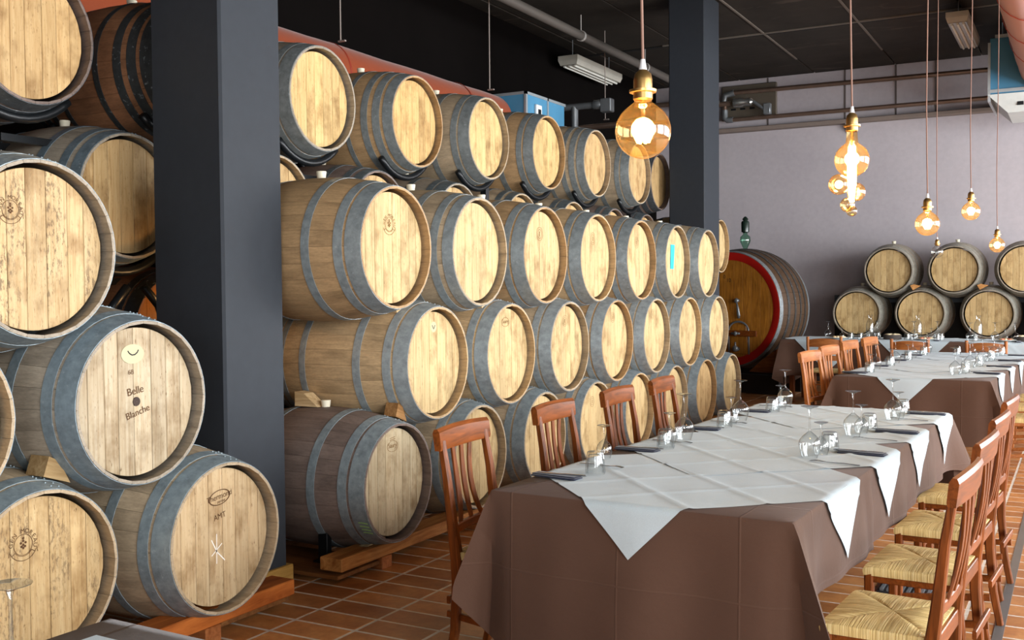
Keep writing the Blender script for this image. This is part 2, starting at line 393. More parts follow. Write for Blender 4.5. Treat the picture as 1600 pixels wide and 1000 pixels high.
m = MB(); m.box(XL-.2, XR+.2, YB, YB+.2, -.004, ZC+.04); wb = struct(ob('wall_back', m.mesh('wall_back', WALL)))
for xx in (-4.35, -3.18, -2.45, -1.9):
    j = MB(); j.box(xx-.012, xx+.012, YB-.008, YB+.01, 3.97, ZC); ob('panel_joint', j.mesh('panel_joint', plain('joint_dark', '#5d5450', .9)), wb)
m = MB(); m.box(XL-.2, XL, YF-.2, YB+.2, -.004, ZC+.04); struct(ob('wall_left', m.mesh('wall_left', SIDEWALL)))
m = MB(); m.box(XL, XR, YB-.16, YB, 3.9, 3.965, .01); struct(ob('trim_1', m.mesh('trim_1', plain('ledge_paint', '#7d6f66', .7))))
for k, xx in enumerate((-3.12, -.72)):
    j = MB(); j.add([(xx-.03, YB, 3.9), (xx+.03, YB, 3.9), (xx+.03, YB-.15, 3.9), (xx-.03, YB-.15, 3.9), (xx-.03, YB, 3.76), (xx+.03, YB, 3.76)],
                    [(0, 1, 2, 3), (4, 5, 1, 0), (2, 1, 5), (3, 4, 0), (3, 2, 5, 4)]); ob('ledge_bracket', j.mesh('ledge_bracket', plain('bracket_grey', '#8d857f', .6)), wb)
# walls with windows, to the right of and behind the view
def window_wall(name, axis, c0, thick, lo, hi, wins, z0, z1, n0):
    mb = MB(); edges = [lo]
    def B(a0, a1, za, zb, t0=c0, t1=c0+thick, M_=mb):
        if axis == 'x': M_.box(min(t0, t1), max(t0, t1), a0, a1, za, zb)
        else: M_.box(a0, a1, min(t0, t1), max(t0, t1), za, zb)
    cur = lo
    for yc, wd in wins:
        B(cur, yc-wd/2, -.004, ZC+.04); B(yc-wd/2, yc+wd/2, -.004, z0); B(yc-wd/2, yc+wd/2, z1, ZC+.04); cur = yc+wd/2
    B(cur, hi, -.004, ZC+.04)
    struct(ob(name, mb.mesh(name, PALEWALL)))
    for k, (yc, wd) in enumerate(wins):
        w = thing_s('window_%d' % (n0+k))
        f = MB(); a0, a1 = yc-wd/2, yc+wd/2; t0, t1 = c0+thick*.2, c0+thick*.55
        for q in (a0, yc-.03, a1-.06): B(q, q+.06, z0, z1, t0, t1, f)
        for q in (z0, (z0+z1)/2-.02, z1-.06): B(a0, a1, q, q+.05, t0, t1, f)
        ob('window_frame', f.mesh('window_frame', plain('window_white', '#d8d6d0', .4)), w)
def thing_s(name):
    o = bpy.data.objects.new(name, None); COL.objects.link(o); o['kind'] = 'structure'; return o
window_wall('wall_right', 'x', XR, .2, YF-.2, YB+.2, WIN_R, .65, 3.55, 1)
window_wall('wall_front', 'y', YF, -.2, XL-.2, XR+.2, [(1.9, 3.0)], .6, 2.8, 6)

def pillar(x0, x1, y0, y1, n, baseboard):
    mb = MB(); mb.box(x0, x1, y0, y1, -.003, ZC+.03, .012); p = struct(ob('pillar', mb.mesh('pillar', PILLAR)))
    if baseboard:
        b = MB(); b.box(x0-.02, x1+.022, y0-.02, y1+.02, 0, .1, .004); b = ob('baseboard', b.mesh('baseboard', mat_wood('ochre_board', '#a8813e', '#c49c56', 'Y', .6, .3)), p)
    return p
pillar(-3.95, -3.5, 3.615, 4.03, 1, True)
pillar(-4.12, -3.7, 11.26, 11.79, 2, False)

# ------------------------------------------------------------------ barrels
L, RB, RC, RH = .49, .382, .313, .286      # half length, bilge radius, chime radius, head radius
def rad(x): return RB-(RB-RC)*(abs(x)/L)**2.0
NST = 28
def stave_geo(mb, k, n=NST, L=L, rad=rad, RH=RH, c=None, z0=RB, t=.026, local=False, seg=12):
    a0, a1 = 2*pi*k/n, 2*pi*(k+1)/n; ga = .0006/RB; vs = []; fs = []
    xs = [L*(-1+2*i/seg) for i in range(seg+1)]; na = 4
    As = [a0+ga, a0+ga+.028, a1-ga-.028, a1-ga]; dr = [-.0012, 0, 0, -.0012]
    for x in xs:
        for a, d in zip(As, dr):
            r = rad(x)+d; vs.append((x, r*sin(a), z0+r*cos(a)))
        ti = t if abs(x) < L-.001 else .011
        for a in (As[0], As[3]):
            r = rad(x)-ti if abs(x) < L-.001 else rad(x)-ti
            vs.append((x, r*sin(a), z0+r*cos(a)))
    m6 = 6
    for i in range(seg):
        o, p = i*m6, (i+1)*m6
        for q in range(3): fs.append((o+q, o+q+1, p+q+1, p+q))
        fs += [(o+3, o+5, p+5, p+3), (o+5, o+4, p+4, p+5), (o+4, o, p, p+4)]
    e = seg*m6; fs += [(0, 1, 2, 3, 5, 4), (e+4, e+5, e+3, e+2, e+1, e)]
    mb.add(vs, fs, None, c)
def make_xs(L, seg): return [L*(-1+2*i/seg) for i in range(seg+1)]
body_me = []
for q in range(2):
    mb = MB()
    for k in range(NST): stave_geo(mb, k, c=random.random()+.001)
    body_me.append(mb.mesh('staves', STAVE, True, 28))
stave_me = []
mb = MB(); stave_geo(mb, 0, z0=0); one_stave = mb.mesh('stave', STAVE, True, 28)
def hoop_me(xa, xb, rad=rad, z0=RB, n=56, rivets=True, th=.0028, name='hoop', mat=HOOP):
    mb = MB(); T = Matrix.Translation((0, 0, z0)) @ Matrix.Rotation(pi/2, 4, 'Y')   # lathe z -> x
    prof = [(rad(xa)+.0003, xa), (rad(xa)+th, xa), (rad((xa+xb)/2)+th, (xa+xb)/2), (rad(xb)+th, xb), (rad(xb)+.0003, xb)]
    mb.lathe(prof, n, T, closed=True)
    if rivets:
        for da in (-.05, .05):
            for f in (.3, .7):
                x = xa+(xb-xa)*f; r = rad(x)+th; a = .2+da
                mb.sphere((x, r*sin(a), z0+r*cos(a)), .0042, 6, 4)
    return mb.mesh(name, mat, True, 40)
HP = {'A': [(.406, .488), (.345, .392), (.165, .212)],
      'B': [(.42, .488), (.345, .398), (.262, .31), (.13, .165)],
      'C': [(.428, .488), (.352, .398), (.2, .246)]}
hoops = {}
for k, L_ in HP.items():
    hoops[k] = [hoop_me(a, b) for a, b in L_]+[hoop_me(-b, -a) for a, b in L_]
def boards(cuts, RH=RH, x0=.425, x1=.444, z0=RB, mat=HEAD, name='head_board'):
    out = []
    for y0, y1 in zip(cuts[:-1], cuts[1:]):
        g = .0009; b = .0022; mb = MB()
        def ring(ya, yb, R, x):
            pts = []; n = 5
            ya = max(ya, -R*.9995); yb = min(yb, R*.9995)
            for i in range(n): y = yb+(ya-yb)*i/(n-1); pts.append((x, y, z0+sqrt(max(R*R-y*y, 1e-6))))
            for i in range(n): y = ya+(yb-ya)*i/(n-1); pts.append((x, y, z0-sqrt(max(R*R-y*y, 1e-6))))
            return pts
        A = ring(y0+g, y1-g, RH, x0); Bq = ring(y0+g, y1-g, RH, x1-.0016); C = ring(y0+g+b, y1-g-b, RH-.001, x1)
        n = 10; vs = A+Bq+C; fs = [tuple(range(2*n, 3*n))[::-1], tuple(range(n))]
        for i in range(n):
            j = (i+1) % n; fs += [(i, j, n+j, n+i), (n+i, n+j, 2*n+j, 2*n+i)]
        mb.add(vs, fs); out.append(mb.mesh(name, mat))
    return out
CUTS = [[-.286, -.215, -.135, -.062, .018, .092, .168, .232, .286], [-.286, -.19, -.105, -.03, .052, .14, .21, .286], [-.286, -.225, -.15, -.085, -.012, .075, .15, .222, .286]]
BOARDS = [boards(c) for c in CUTS]
mb = MB(); mb.lathe([(.001, 0), (RH-.0015, 0), (RH-.0015, .012), (.001, .012)], 40, Matrix.Translation((-.444, 0, RB)) @ Matrix.Rotation(pi/2, 4, 'Y')); back_me = mb.mesh('rear_head', HEAD)
mb = MB(); mb.lathe([(.001, 0), (.022, 0), (.028, .04), (.027, .044), (.001, .044)], 14, Matrix.Translation((0, 0, 2*RB-.008))); bung_me = mb.mesh('bung', BUNG, True, 35)

# print on the heads: text and rings as thin meshes in the (y, z) plane of the head, x = out of the head
XH = .4453
def text_polys(txt, size):
    cu = bpy.data.curves.new('t', 'FONT'); cu.body = txt; cu.size = size; cu.align_x = 'CENTER'; cu.align_y = 'CENTER'
    o = bpy.data.objects.new('t', cu); COL.objects.link(o)
    dg = bpy.context.evaluated_depsgraph_get(); me = bpy.data.meshes.new_from_object(o.evaluated_get(dg))
    vs = [tuple(v.co) for v in me.vertices]; fs = [tuple(p.vertices) for p in me.polygons]
    bpy.data.objects.remove(o); bpy.data.curves.remove(cu); bpy.data.meshes.remove(me)
    return vs, fs
def T2(cy, cz, rot=0, sy=1, sz=1, x=XH):
    # text plane (x right, y up) -> head plane; seen from +x, "right" is +y
    return Matrix(((0, 0, 1, x), (cos(rot)*sy, -sin(rot)*sz, 0, cy), (sin(rot)*sy, cos(rot)*sz, 0, cz+RB), (0, 0, 0, 1)))
def ring_mb(mb, M_, ro, ri, n=36, a0=0, a1=2*pi, ex=1.0, ey=1.0):
    vs = []; fs = []; full = abs(a1-a0-2*pi) < 1e-6
    for i in range(n+1):
        a = a0+(a1-a0)*i/n; vs += [(ro*cos(a)*ex, ro*sin(a)*ey, 0), (ri*cos(a)*ex, ri*sin(a)*ey, 0)]
    for i in range(n): fs.append((2*i, 2*i+2, 2*i+3, 2*i+1))
    mb.add(vs, fs, M_)
def disc_mb(mb, M_, r, n=32, ex=1, ey=1):
    mb.add([(r*cos(2*pi*i/n)*ex, r*sin(2*pi*i/n)*ey, 0) for i in range(n)], [tuple(range(n))], M_)
def stroke(mb, M_, pts, w):
    P = [Vector((*p, 0)) for p in pts]; vs = []; fs = []
    for i, p in enumerate(P):
        t = (P[min(i+1, len(P)-1)]-P[max(i-1, 0)]).normalized(); nn = Vector((-t.y, t.x, 0))*w/2; vs += [p+nn, p-nn]
    for i in range(len(P)-1): fs.append((2*i, 2*i+2, 2*i+3, 2*i+1))
    mb.add(vs, fs, M_)
def arc_text(mb, txt, R, size, cy, cz, mid, step, x=XH):
    for i, ch in enumerate(txt):
        if ch == ' ': continue
        a = mid-(i-(len(txt)-1)/2)*step
        vs, fs = text_polys(ch, size); mb.add(vs, fs, T2(cy+R*cos(a), cz+R*sin(a), a-pi/2, x=x))
def emblem(cy, cz, s=1.0):
    mb = MB(); arc_text(mb, 'GEN MOREAU', .042*s, .02*s, cy, cz, pi/2-.15, .36)
    Mx = T2(cy, cz); ring_mb(mb, Mx, .033*s, .0312*s)
    for (a, b) in ((0, .012), (-.008, .006), (.008, .006), (0, 0), (-.006, -.005), (.006, -.005), (0, -.01), (0, .02)): disc_mb(mb, T2(cy+a*s, cz+b*s), .0042*s, 8)
    ring_mb(mb, T2(cy, cz), .05*s, .048*s, 14, radians(215), radians(325)); ring_mb(mb, T2(cy, cz), .036*s, .0345*s, 14, radians(215), radians(325))
    for a in (215, 325):
        stroke(mb, T2(cy, cz), [(.035*s*cos(radians(a)), .035*s*sin(radians(a))), (.05*s*cos(radians(a)), .05*s*sin(radians(a)))], .002*s)
    for sx in (-1, 1): stroke(mb, T2(cy, cz), [(sx*.04*s, -.027*s), (sx*.048*s, -.016*s), (sx*.05*s, -.03*s)], .002*s)
    return mb
def small_ring(cy, cz, s=1.0):
    mb = MB(); ring_mb(mb, T2(cy, cz), .034*s, .031*s); ring_mb(mb, T2(cy, cz), .05*s, .0475*s, 30)
    for b in (-.012, 0, .012): disc_mb(mb, T2(cy, cz+b*s), .006*s, 8)
    return mb
def oval_text(txt, cy, cz, size, ex, ey, sub=None, rot=0, wt=.0035):
    mb = MB(); ring_mb(mb, T2(cy, cz, rot), 1, 1-wt/ey, 40, 0, 2*pi, ex, ey)
    vs, fs = text_polys(txt, size); mb.add(vs, fs, T2(cy, cz+.004, rot))
    if sub: vs, fs = text_polys(sub, size*.5); mb.add(vs, fs, T2(cy+.01, cz-ey*.5, rot))
    return mb

BAR = []
def barrel(X, Y, Z, label, group=None, hp='A', body='#8d6f4c', head='#dcb983', hoopc='#8a979c', bd=0, separate=False, bung=True, rotz=0, scale=1.0, cat='barrel'):
    # X, Y, Z: the centre of the front chime
    d = Vector((cos(rotz), sin(rotz), 0))
    c = Vector((X, Y, Z))-d*L*scale
    t = thing('wine_barrel', label, cat, (c.x, c.y, Z-RB*scale), rotz, group)
    t.scale = (scale,)*3
    if separate:
        for k in range(NST): ob('stave', one_stave, t, (0, 0, RB), (-2*pi*k/NST, 0, 0), body)
    else: ob('staves', random.choice(body_me), t, color=body, kind='stuff')
    for h in hoops[hp]: ob('hoop', h, t, color=hoopc)
    for b in BOARDS[bd]: ob('head_board', b, t, (random.uniform(-.0008, .0003), 0, 0), color=head)
    ob('rear_head', back_me, t, color=head)
    if bung: ob('bung', bung_me, t)
    BAR.append(t); return t
def printed(t, mb, mat, name='stamp', label=None, dx=0.0):
    o = ob(name, mb.mesh(name, mat, fix=False), t, (dx, 0, 0))
    if label: o['label'] = label
    return o

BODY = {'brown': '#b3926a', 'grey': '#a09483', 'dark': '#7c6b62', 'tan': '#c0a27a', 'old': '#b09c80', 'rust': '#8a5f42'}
PALE, GOLD, ASH = '#dfc797', '#d8b987', '#d2c4a6'
# --- stack right of the near pillar: floor row, second row, third row
R4Y = [4.56, 5.49, 6.36, 7.23, 8.10, 8.98, 9.85, 10.70]
R3Y = [4.945+.857*i for i in range(7)]
R2Y = [4.43+.846*i for i in range(7)]
g4, g3, g2 = 'barrels in the floor row of the long stack', 'barrels in the second row of the long stack', 'barrels in the third row of the long stack'
B4 = []
for i, y in enumerate(R4Y):
    lab = ['dark weathered oak barrel on the floor row, four green paint marks on its rim', 'floor row oak barrel behind the nearest left chair', 'floor row oak barrel behind the second left chair of the near table',
           'floor row oak barrel between the second and third left chairs', 'floor row oak barrel just left of the fourth left chair', 'floor row oak barrel mostly hidden by the fourth left chair back',
           'floor row oak barrel next to last before the great cask', 'last floor row oak barrel, closest to the great red-rimmed cask'][i]
    B4.append(barrel(-3.18 if i == 0 else -3.22, y, .45, lab, g4, 'A' if i != 3 else 'C', BODY[['dark', 'old', 'old', 'old', 'tan', 'old', 'brown', 'old'][i]],
                     [ASH, PALE, PALE, PALE, PALE, PALE, GOLD, PALE][i], '#8f9ba0', i % 3, i < 2))
B3 = []
for i, y in enumerate(R3Y):
    lab = ['second row oak barrel with round white sticker, right of the near pillar'] + ['oak barrel in the second row, %s along from the white-stickered one' % ORD[k] for k in range(5)] + ['last oak barrel of the second row, against the great cask']
    B3.append(barrel(-3.17, y, 1.062, lab[i], g3, 'A', BODY[['tan', 'tan', 'old', 'brown', 'old', 'tan', 'old'][i]], PALE, '#9ca4a6', (i+1) % 3, i < 2))
B2 = []
for i, y in enumerate(R2Y):
    lab = ['third row oak barrel with vine emblem, large, beside the near pillar'] + ['oak barrel in the third row, %s along from the pillar-side emblem one' % ORD[k] for k in range(4)] + ['third row oak barrel with a cyan tape label on its head', 'last oak barrel of the third row, beside the blue-taped one']
    B2.append(barrel(-3.085, y, 1.69, lab[i], g2, 'C' if i == 1 else 'A', BODY[['brown', 'old', 'brown', 'tan', 'brown', 'old', 'old'][i]], '#e1ca9a', ['#8e9698', '#8e9698', '#8e9698', '#8e9698', '#8e9698', '#8e9698', '#8e9698'][i], i % 3, i < 2))
# --- racked rows behind
R1 = [(-4.055, 3.06, 2.62), (-4.055, 4.04, 2.635), (-4.055, 5.06, 2.635), (-4.055, 6.09, 2.635), (-4.055, 7.08, 2.637), (-4.055, 8.12, 2.642), (-4.055, 9.14, 2.65), (-4.055, 10.22, 2.655), (-4.2, 11.22, 2.66)]
lab1 = ['top row oak barrel in the upper left corner of the picture', 'shadowed brown barrel of the top row, half hidden behind the near pillar'] + ['oak barrel in the top racked row, %s from the near pillar' % ORD[k] for k in range(6)] + ['shadowed last barrel of the top racked row, behind the far pillar']
T1 = []
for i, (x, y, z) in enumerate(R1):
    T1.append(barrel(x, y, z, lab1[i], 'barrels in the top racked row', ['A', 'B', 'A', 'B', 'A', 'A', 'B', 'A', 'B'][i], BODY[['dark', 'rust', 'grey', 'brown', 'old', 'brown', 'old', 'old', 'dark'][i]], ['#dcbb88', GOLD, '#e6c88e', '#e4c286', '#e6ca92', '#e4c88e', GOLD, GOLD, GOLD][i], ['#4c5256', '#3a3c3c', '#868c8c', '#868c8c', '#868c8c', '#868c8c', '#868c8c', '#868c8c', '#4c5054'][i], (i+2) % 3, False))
B2R = [(-4.2, 2.70), (-4.2, 3.71), (-4.14, 4.73), (-4.14, 5.75), (-4.14, 6.76), (-4.14, 7.78), (-4.14, 8.8), (-4.16, 9.82), (-4.2, 10.8), (-3.80, 12.19)]
lab2 = ['racked oak barrel mostly hidden behind the big speckled barrel at left', 'racked grey oak barrel left of the near pillar, upper of its stack'] + ['racked oak barrel peeking over the third row, %s right of the near pillar' % ORD[k] for k in range(7)] + ['oak barrel showing beside the far pillar, above the great cask']
for i, (x, y) in enumerate(B2R):
    barrel(x, y, 1.955, lab2[i], 'barrels in the lower racked row', 'C' if i % 2 else 'A', BODY[['grey', 'grey', 'old', 'dark', 'grey', 'old', 'old', 'dark', 'dark', 'tan'][i]], GOLD if i != 9 else PALE, '#6a7880' if i == 1 else '#5a6468', i % 3, i == 1)
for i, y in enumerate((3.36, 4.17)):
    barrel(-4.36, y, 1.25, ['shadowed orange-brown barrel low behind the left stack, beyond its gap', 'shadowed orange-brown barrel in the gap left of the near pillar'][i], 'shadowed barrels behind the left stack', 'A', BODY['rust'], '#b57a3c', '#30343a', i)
# --- stack left of the near pillar
LB = [
    ((-3.12, 3.225, .448), 'oak barrel on the floor beam, oval stamp and chalk star on its head', 'A', 'old', '#d8c09a', '#8a979c', 0),
    ((-3.22, 2.43, .462), 'golden-headed oak barrel bottom left with a vine emblem stamp', 'A', 'old', '#dcc090', '#8a979c', 1),
    ((-3.16, 2.835, 1.052), 'grey oak barrel with oval cream sticker and a dark hole in its head', 'A', 'grey', '#ccbda2', '#83929a', 2),
    ((-3.18, 1.98, 1.05), 'oak barrel at the left picture edge, only its rim showing', 'A', 'old', GOLD, '#83929a', 0),
    ((-3.2, 2.43, 1.628), 'oak barrel with dark speckled stains and a vine emblem, left edge', 'A', 'grey', '#d8be92', '#8a979c', 1),
]
BL = []
for p, lab, hp, bk, hd, hc, bd in LB: BL.append(barrel(*p, lab, 'barrels stacked left of the near pillar', hp, BODY[bk], hd, hc, bd, True))
for t_, amt in ((BL[4], .75), (BL[1], .6)):
    for k, o_ in enumerate([c for c in t_.children if c.name.startswith('head_board')]):
        cc = list(o_.color); cc[3] = 1-amt*(1 if k in (1, 2, 4, 6) else .25); o_.color = cc
# --- prints
printed(BL[0], oval_text('Thermond', .0, .165, .034, .062, .032, 'parisse', .12), INK, 'oval_stamp')
mb = MB(); vs, fs = text_polys('AMT', .034); mb.add(vs, fs, T2(.0, .085, .15)); printed(BL[0], mb, INK, 'lettering')
mb = MB(); S = T2(-.02, -.06)
stroke(mb, S, [(-.03, .055), (.0, .0), (.045, -.045)], .005); stroke(mb, S, [(.0, .075), (-.002, -.05)], .004); stroke(mb, S, [(.03, .03), (-.03, -.012)], .004)
printed(BL[0], mb, CHALK, 'chalk_star')
printed(BL[1], emblem(-.055, .128, 1.15), INK, 'vine_emblem'); printed(BL[4], emblem(-.09, .135, 1.0), INK, 'vine_emblem')
mb = MB(); disc_mb(mb, T2(-.015, .185, 0, 1.15, .78), .048); s1 = printed(BL[2], mb, CREAM, 'oval_sticker', 'oval cream sticker')
mb = MB(); S = T2(-.013, .19, 0, x=XH+.0006); stroke(mb, S, [(-.026, .008), (-.018, -.002), (-.006, -.009), (.008, -.008), (.02, .0), (.026, .01)], .005); printed(BL[2], mb, INKK, 'smile_mark')
mb = MB(); vs, fs = text_polys('6B', .026); mb.add(vs, fs, T2(-.025, .115)); vs, fs = text_polys('Belle', .042); mb.add(vs, fs, T2(-.005, .042, .15)); vs, fs = text_polys('Blanche', .038); mb.add(vs, fs, T2(.005, -.042, .25)); printed(BL[2], mb, INK, 'lettering')
mb = MB(); mb.lathe([(.001, .001), (.017, .001), (.019, -.004)], 18, Matrix.Translation((XH, 0, RB)) @ Matrix.Rotation(pi/2, 4, 'Y')); printed(BL[2], mb, plain('dark_plug', '#3a2a22', .7), 'head_plug')
mb = oval_text('Saury', .0, .19, .036, .05, .03, None, 0, .002); stroke(mb, T2(0, .225), [(-.025, -.002), (.025, .004)], .003); stroke(mb, T2(0, .235), [(-.025, -.002), (.025, .004)], .003); printed(B4[0], mb, INKL, 'oval_stamp')
mb = MB()
for k in range(4):
    a = radians(-120-k*4.2); r_ = rad(.44)+.0042
    P = [Vector((x, r_*sin(a+dx), RB+r_*cos(a+dx))) for x, dx in ((.487, .0), (.45, .008), (.418, .0))]
    mb.bar([P[0], P[1], P[2]], .008, .0012, side=(0, cos(a), -sin(a)))
GM = printed(B4[0], mb, GREENP, 'paint_marks', 'green paint marks')
mb = MB(); disc_mb(mb, T2(.012, .2), .03); printed(B3[0], mb, CREAM, 'round_sticker', 'round cream sticker')
mb = MB(); stroke(mb, T2(.012, .2, x=XH+.0006), [(-.015, .01), (-.006, -.004), (0, -.012), (.006, -.004), (.015, .01)], .005); printed(B3[0], mb, INKK, 'smile_mark')
printed(B2[0], emblem(-.01, .12, 1.1), INKL, 'vine_emblem')
for k in (2, 3, 4): printed(B2[k], small_ring(-.01, .14, .9), INKL, 'ring_stamp')
printed(B3[1], oval_text('Saury', -.01, .2, .036, .05, .03, None, 0, .0025), INKL, 'oval_stamp')
for k in (2, 3, 4, 6): printed(B3[k], small_ring(0, .18, .8), INKL, 'ring_stamp')
for k in (2, 3, 7): printed(B4[k], small_ring(0, .16, .8), INKL, 'ring_stamp')
mb = MB(); mb.box(-.002, .002, -.045, .03, -.11, .1); mb.v = [(x+(.006 if z > .09 and y > 0 else 0)+XH+.002, y-.03+z*.06, z+RB+.05) for x, y, z in mb.v]; printed(B2[5], mb, CYAN, 'tape_label', 'bright cyan tape label')

# wooden wedges between the barrels
def wedge(loc, rot, lx, ly, lz, col, label):
    mb = MB(); mb.add([(-lx/2, -ly/2, 0), (lx/2, -ly/2, 0), (lx/2, ly/2, 0), (-lx/2, ly/2, 0), (-lx/2, -ly/2, lz), (-lx/2, ly/2, lz), (-lx*.1, -ly/2, lz*.9), (-lx*.1, ly/2, lz*.9)],
                      [(0, 3, 2, 1), (0, 1, 6, 4), (3, 5, 7, 2), (4, 6, 7, 5), (6, 1, 2, 7), (0, 4, 5, 3)])
    o = ob('wooden_wedge', mb.mesh('wooden_wedge', WEDGE), None, loc, rot, col); return tag(o, label, 'wedge', 'wooden wedges chocking the barrels')
def on_barrel(b, dx, ang):
    r = rad(dx)+.002; w = b.matrix_world if False else None
    return Vector((b.location.x+dx, b.location.y+r*sin(ang), b.location.z+RB+r*cos(ang)))
def wrot(ang, k): return (Matrix.Rotation(-ang, 3, 'X') @ Matrix.Rotation(k, 3, 'Z')).to_euler()
wedge(on_barrel(BL[1], .36, .34), wrot(.34, pi/2), .12, .10, .075, '#d8cfc0', 'pale wooden wedge chocked between the bottom left barrels and the stickered one')
wedge(on_barrel(B4[0], .38, .36), wrot(.36, pi/2), .11, .08, .075, '#c8ac90', 'brown wooden wedge on the green-marked barrel, under the white-stickered one')
wedge(on_barrel(B4[0], -.10, -.02), wrot(0, 0), .16, .08, .08, '#ffffff', 'pale wooden wedge beside the bung of the green-marked barrel')
wedge(on_barrel(B3[0], .33, -.44), wrot(-.44, pi/2), .16, .06, .03, '#ffffff', 'thin pale wedge on the white-stickered barrel, under the emblem barrel')
wedge(on_barrel(B3[1], .36, -.40), wrot(-.40, pi/2), .14, .05, .028, '#ffffff', 'thin pale wedge under the second barrel of the third row')

wedge((-3.3, 4.47, .132), (0, 0, -pi/2), .17, .05, .02, '#ffffff', 'thin pale wedge on the pine beam under the green-marked barrel')
# floor beams under the stacks
def beam(x0, x1, y0, y1, z0, z1, label, col, blocks, plank=None):
    t = thing('pallet_rail', label, 'beam', ((x0+x1)/2, y0, 0)); cx = (x0+x1)/2
    mb = MB(); mb.box(x0-cx, x1-cx, 0, y1-y0, z0, z1, .005); ob('beam', mb.mesh('beam', PINE), t, color=col)
    for b in blocks:
        mb = MB(); mb.box(-.05, .075, b-y0-.045, b-y0+.045, 0, z0, .004); ob('block', mb.mesh('block', PINEX), t, color='#d8b0a0')
    if plank:
        mb = MB(); mb.box(*plank, .003); mb.v = [(x-cx, y-y0, z) for x, y, z in mb.v]; ob('plank', mb.mesh('plank', PINEX), t, color='#a08a78')
    return t
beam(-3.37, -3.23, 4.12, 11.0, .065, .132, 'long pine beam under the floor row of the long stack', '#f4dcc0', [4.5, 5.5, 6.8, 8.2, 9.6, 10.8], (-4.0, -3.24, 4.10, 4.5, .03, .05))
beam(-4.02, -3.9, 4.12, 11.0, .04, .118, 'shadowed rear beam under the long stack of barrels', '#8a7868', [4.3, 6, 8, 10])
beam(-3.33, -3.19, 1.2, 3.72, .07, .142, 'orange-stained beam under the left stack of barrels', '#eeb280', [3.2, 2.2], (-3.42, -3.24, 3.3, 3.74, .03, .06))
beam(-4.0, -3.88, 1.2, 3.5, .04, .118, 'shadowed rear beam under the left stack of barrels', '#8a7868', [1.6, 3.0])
mb = MB(); mb.box(-.03, .03, -.02, .02, 0, .17, .003); mb.box(-.05, .05, -.035, .035, 0, .01)
tag(ob('steel_post', mb.mesh('steel_post', BLACKST), None, (-3.48, 4.3, .05)), 'short black steel post under the green-marked barrel', 'post')

# steel racking behind the stacks
def rack(zb, ys, x0, label, blocks=True):
    t = thing('barrel_rack', label, 'rack', (x0, ys[0], 0)); 
    for x in (-.13, -.83):
        xr = x-.3 if x > -.5 else x+.1
        mb = MB(); mb.box(xr-.02, xr+.02, (.12 if zb > 2 else -.5), ys[-1]-ys[0]+.5, zb-RB-.06, zb-RB-.025); ob('rack_rail', mb.mesh('rack_rail', BLACKST), t)
        for y in ys:
            pts = []
            rr = rad(x+.49)+(.034 if x > -.5 else .022)
            for k in range(13):
                a = radians(-45+90*k/12); pts.append((x, y-ys[0]+rr*sin(a), zb-rr*cos(a)))
            mb = MB(); mb.tube(pts, .023, 8); ob('saddle_tube', mb.mesh('saddle_tube', BLACKST, True), t)
    return t
rack(2.635, [p[1] for p in R1[:8]], -4.055, 'black steel rack rail with curved saddles under the top row of barrels')
rack(1.955, [p[1] for p in B2R[:8]], -4.17, 'black steel rack rail with curved saddles under the lower racked barrels')
rack(1.955, [12.19], -3.80, 'black steel rack rail with curved saddles behind the far pillar')
for k, y in enumerate((1.75, 4.22, 7.28, 10.33, 12.6)):
    for j, x in enumerate((-4.22, -5.0)):
        mb = MB(); mb.box(-.025, .025, -.025, .025, 0, 2.3); mb.box(-.06, .06, -.06, .06, 0, .012)
        tag(ob('rack_post', mb.mesh('rack_post', BLACKST), None, (x, y, 0)), 'black steel rack upright, %s line, %s from the left' % (['front', 'rear'][j], ORD[k]), 'post', 'rack uprights')
mb = MB()
for dy in (-.27, .27):
    mb.tube([(0, dy, 0), (.01, dy*.9, .16), (0, dy*.55, .42), (0, dy*.2, .52)], .022, 8)
mb.tube([(0, -.3, .03), (0, .3, .03)], .02, 8)
for dy in (-.27, .27): mb.tube([(0, dy, .02), (0, dy, -.98)], .02, 8)
t = tag(ob('rack_cradle', mb.mesh('rack_cradle', BLACKST, True), None, (-4.22, 3.74, .98)), 'black curved steel cradle in the gap left of the near pillar', 'rack')

t = thing('bulkhead_lamp', 'small warm lamp behind the near pillar, lighting the racked barrels', 'lamp', (-4.05, 3.95, 1.56))
mb = MB(); mb.lathe([(.03, 0), (.03, .03), (.012, .05), (.006, .05), (.006, .1)], 12); mb.tube([(0, 0, .1), (.03, 0, .13), (.1, 0, .13)], .008, 8); ob('lamp_holder', mb.mesh('lamp_holder', BLACKST, True, 40), t)
mb = MB(); mb.sphere((0, 0, -.025), .026, 12, 8); ob('lamp_bulb', mb.mesh('lamp_bulb', mat_emit('warm_lamp', '#ffb45a', 6), True), t)
l = bpy.data.lights.new('lamp_light', 'POINT'); l.energy = 1.5; l.color = (1.0, .58, .24); l.shadow_soft_size = .03
lo = bpy.data.objects.new('lamp_light', l); COL.objects.link(lo); lo.parent = t; lo.location = (0, 0, -.075)
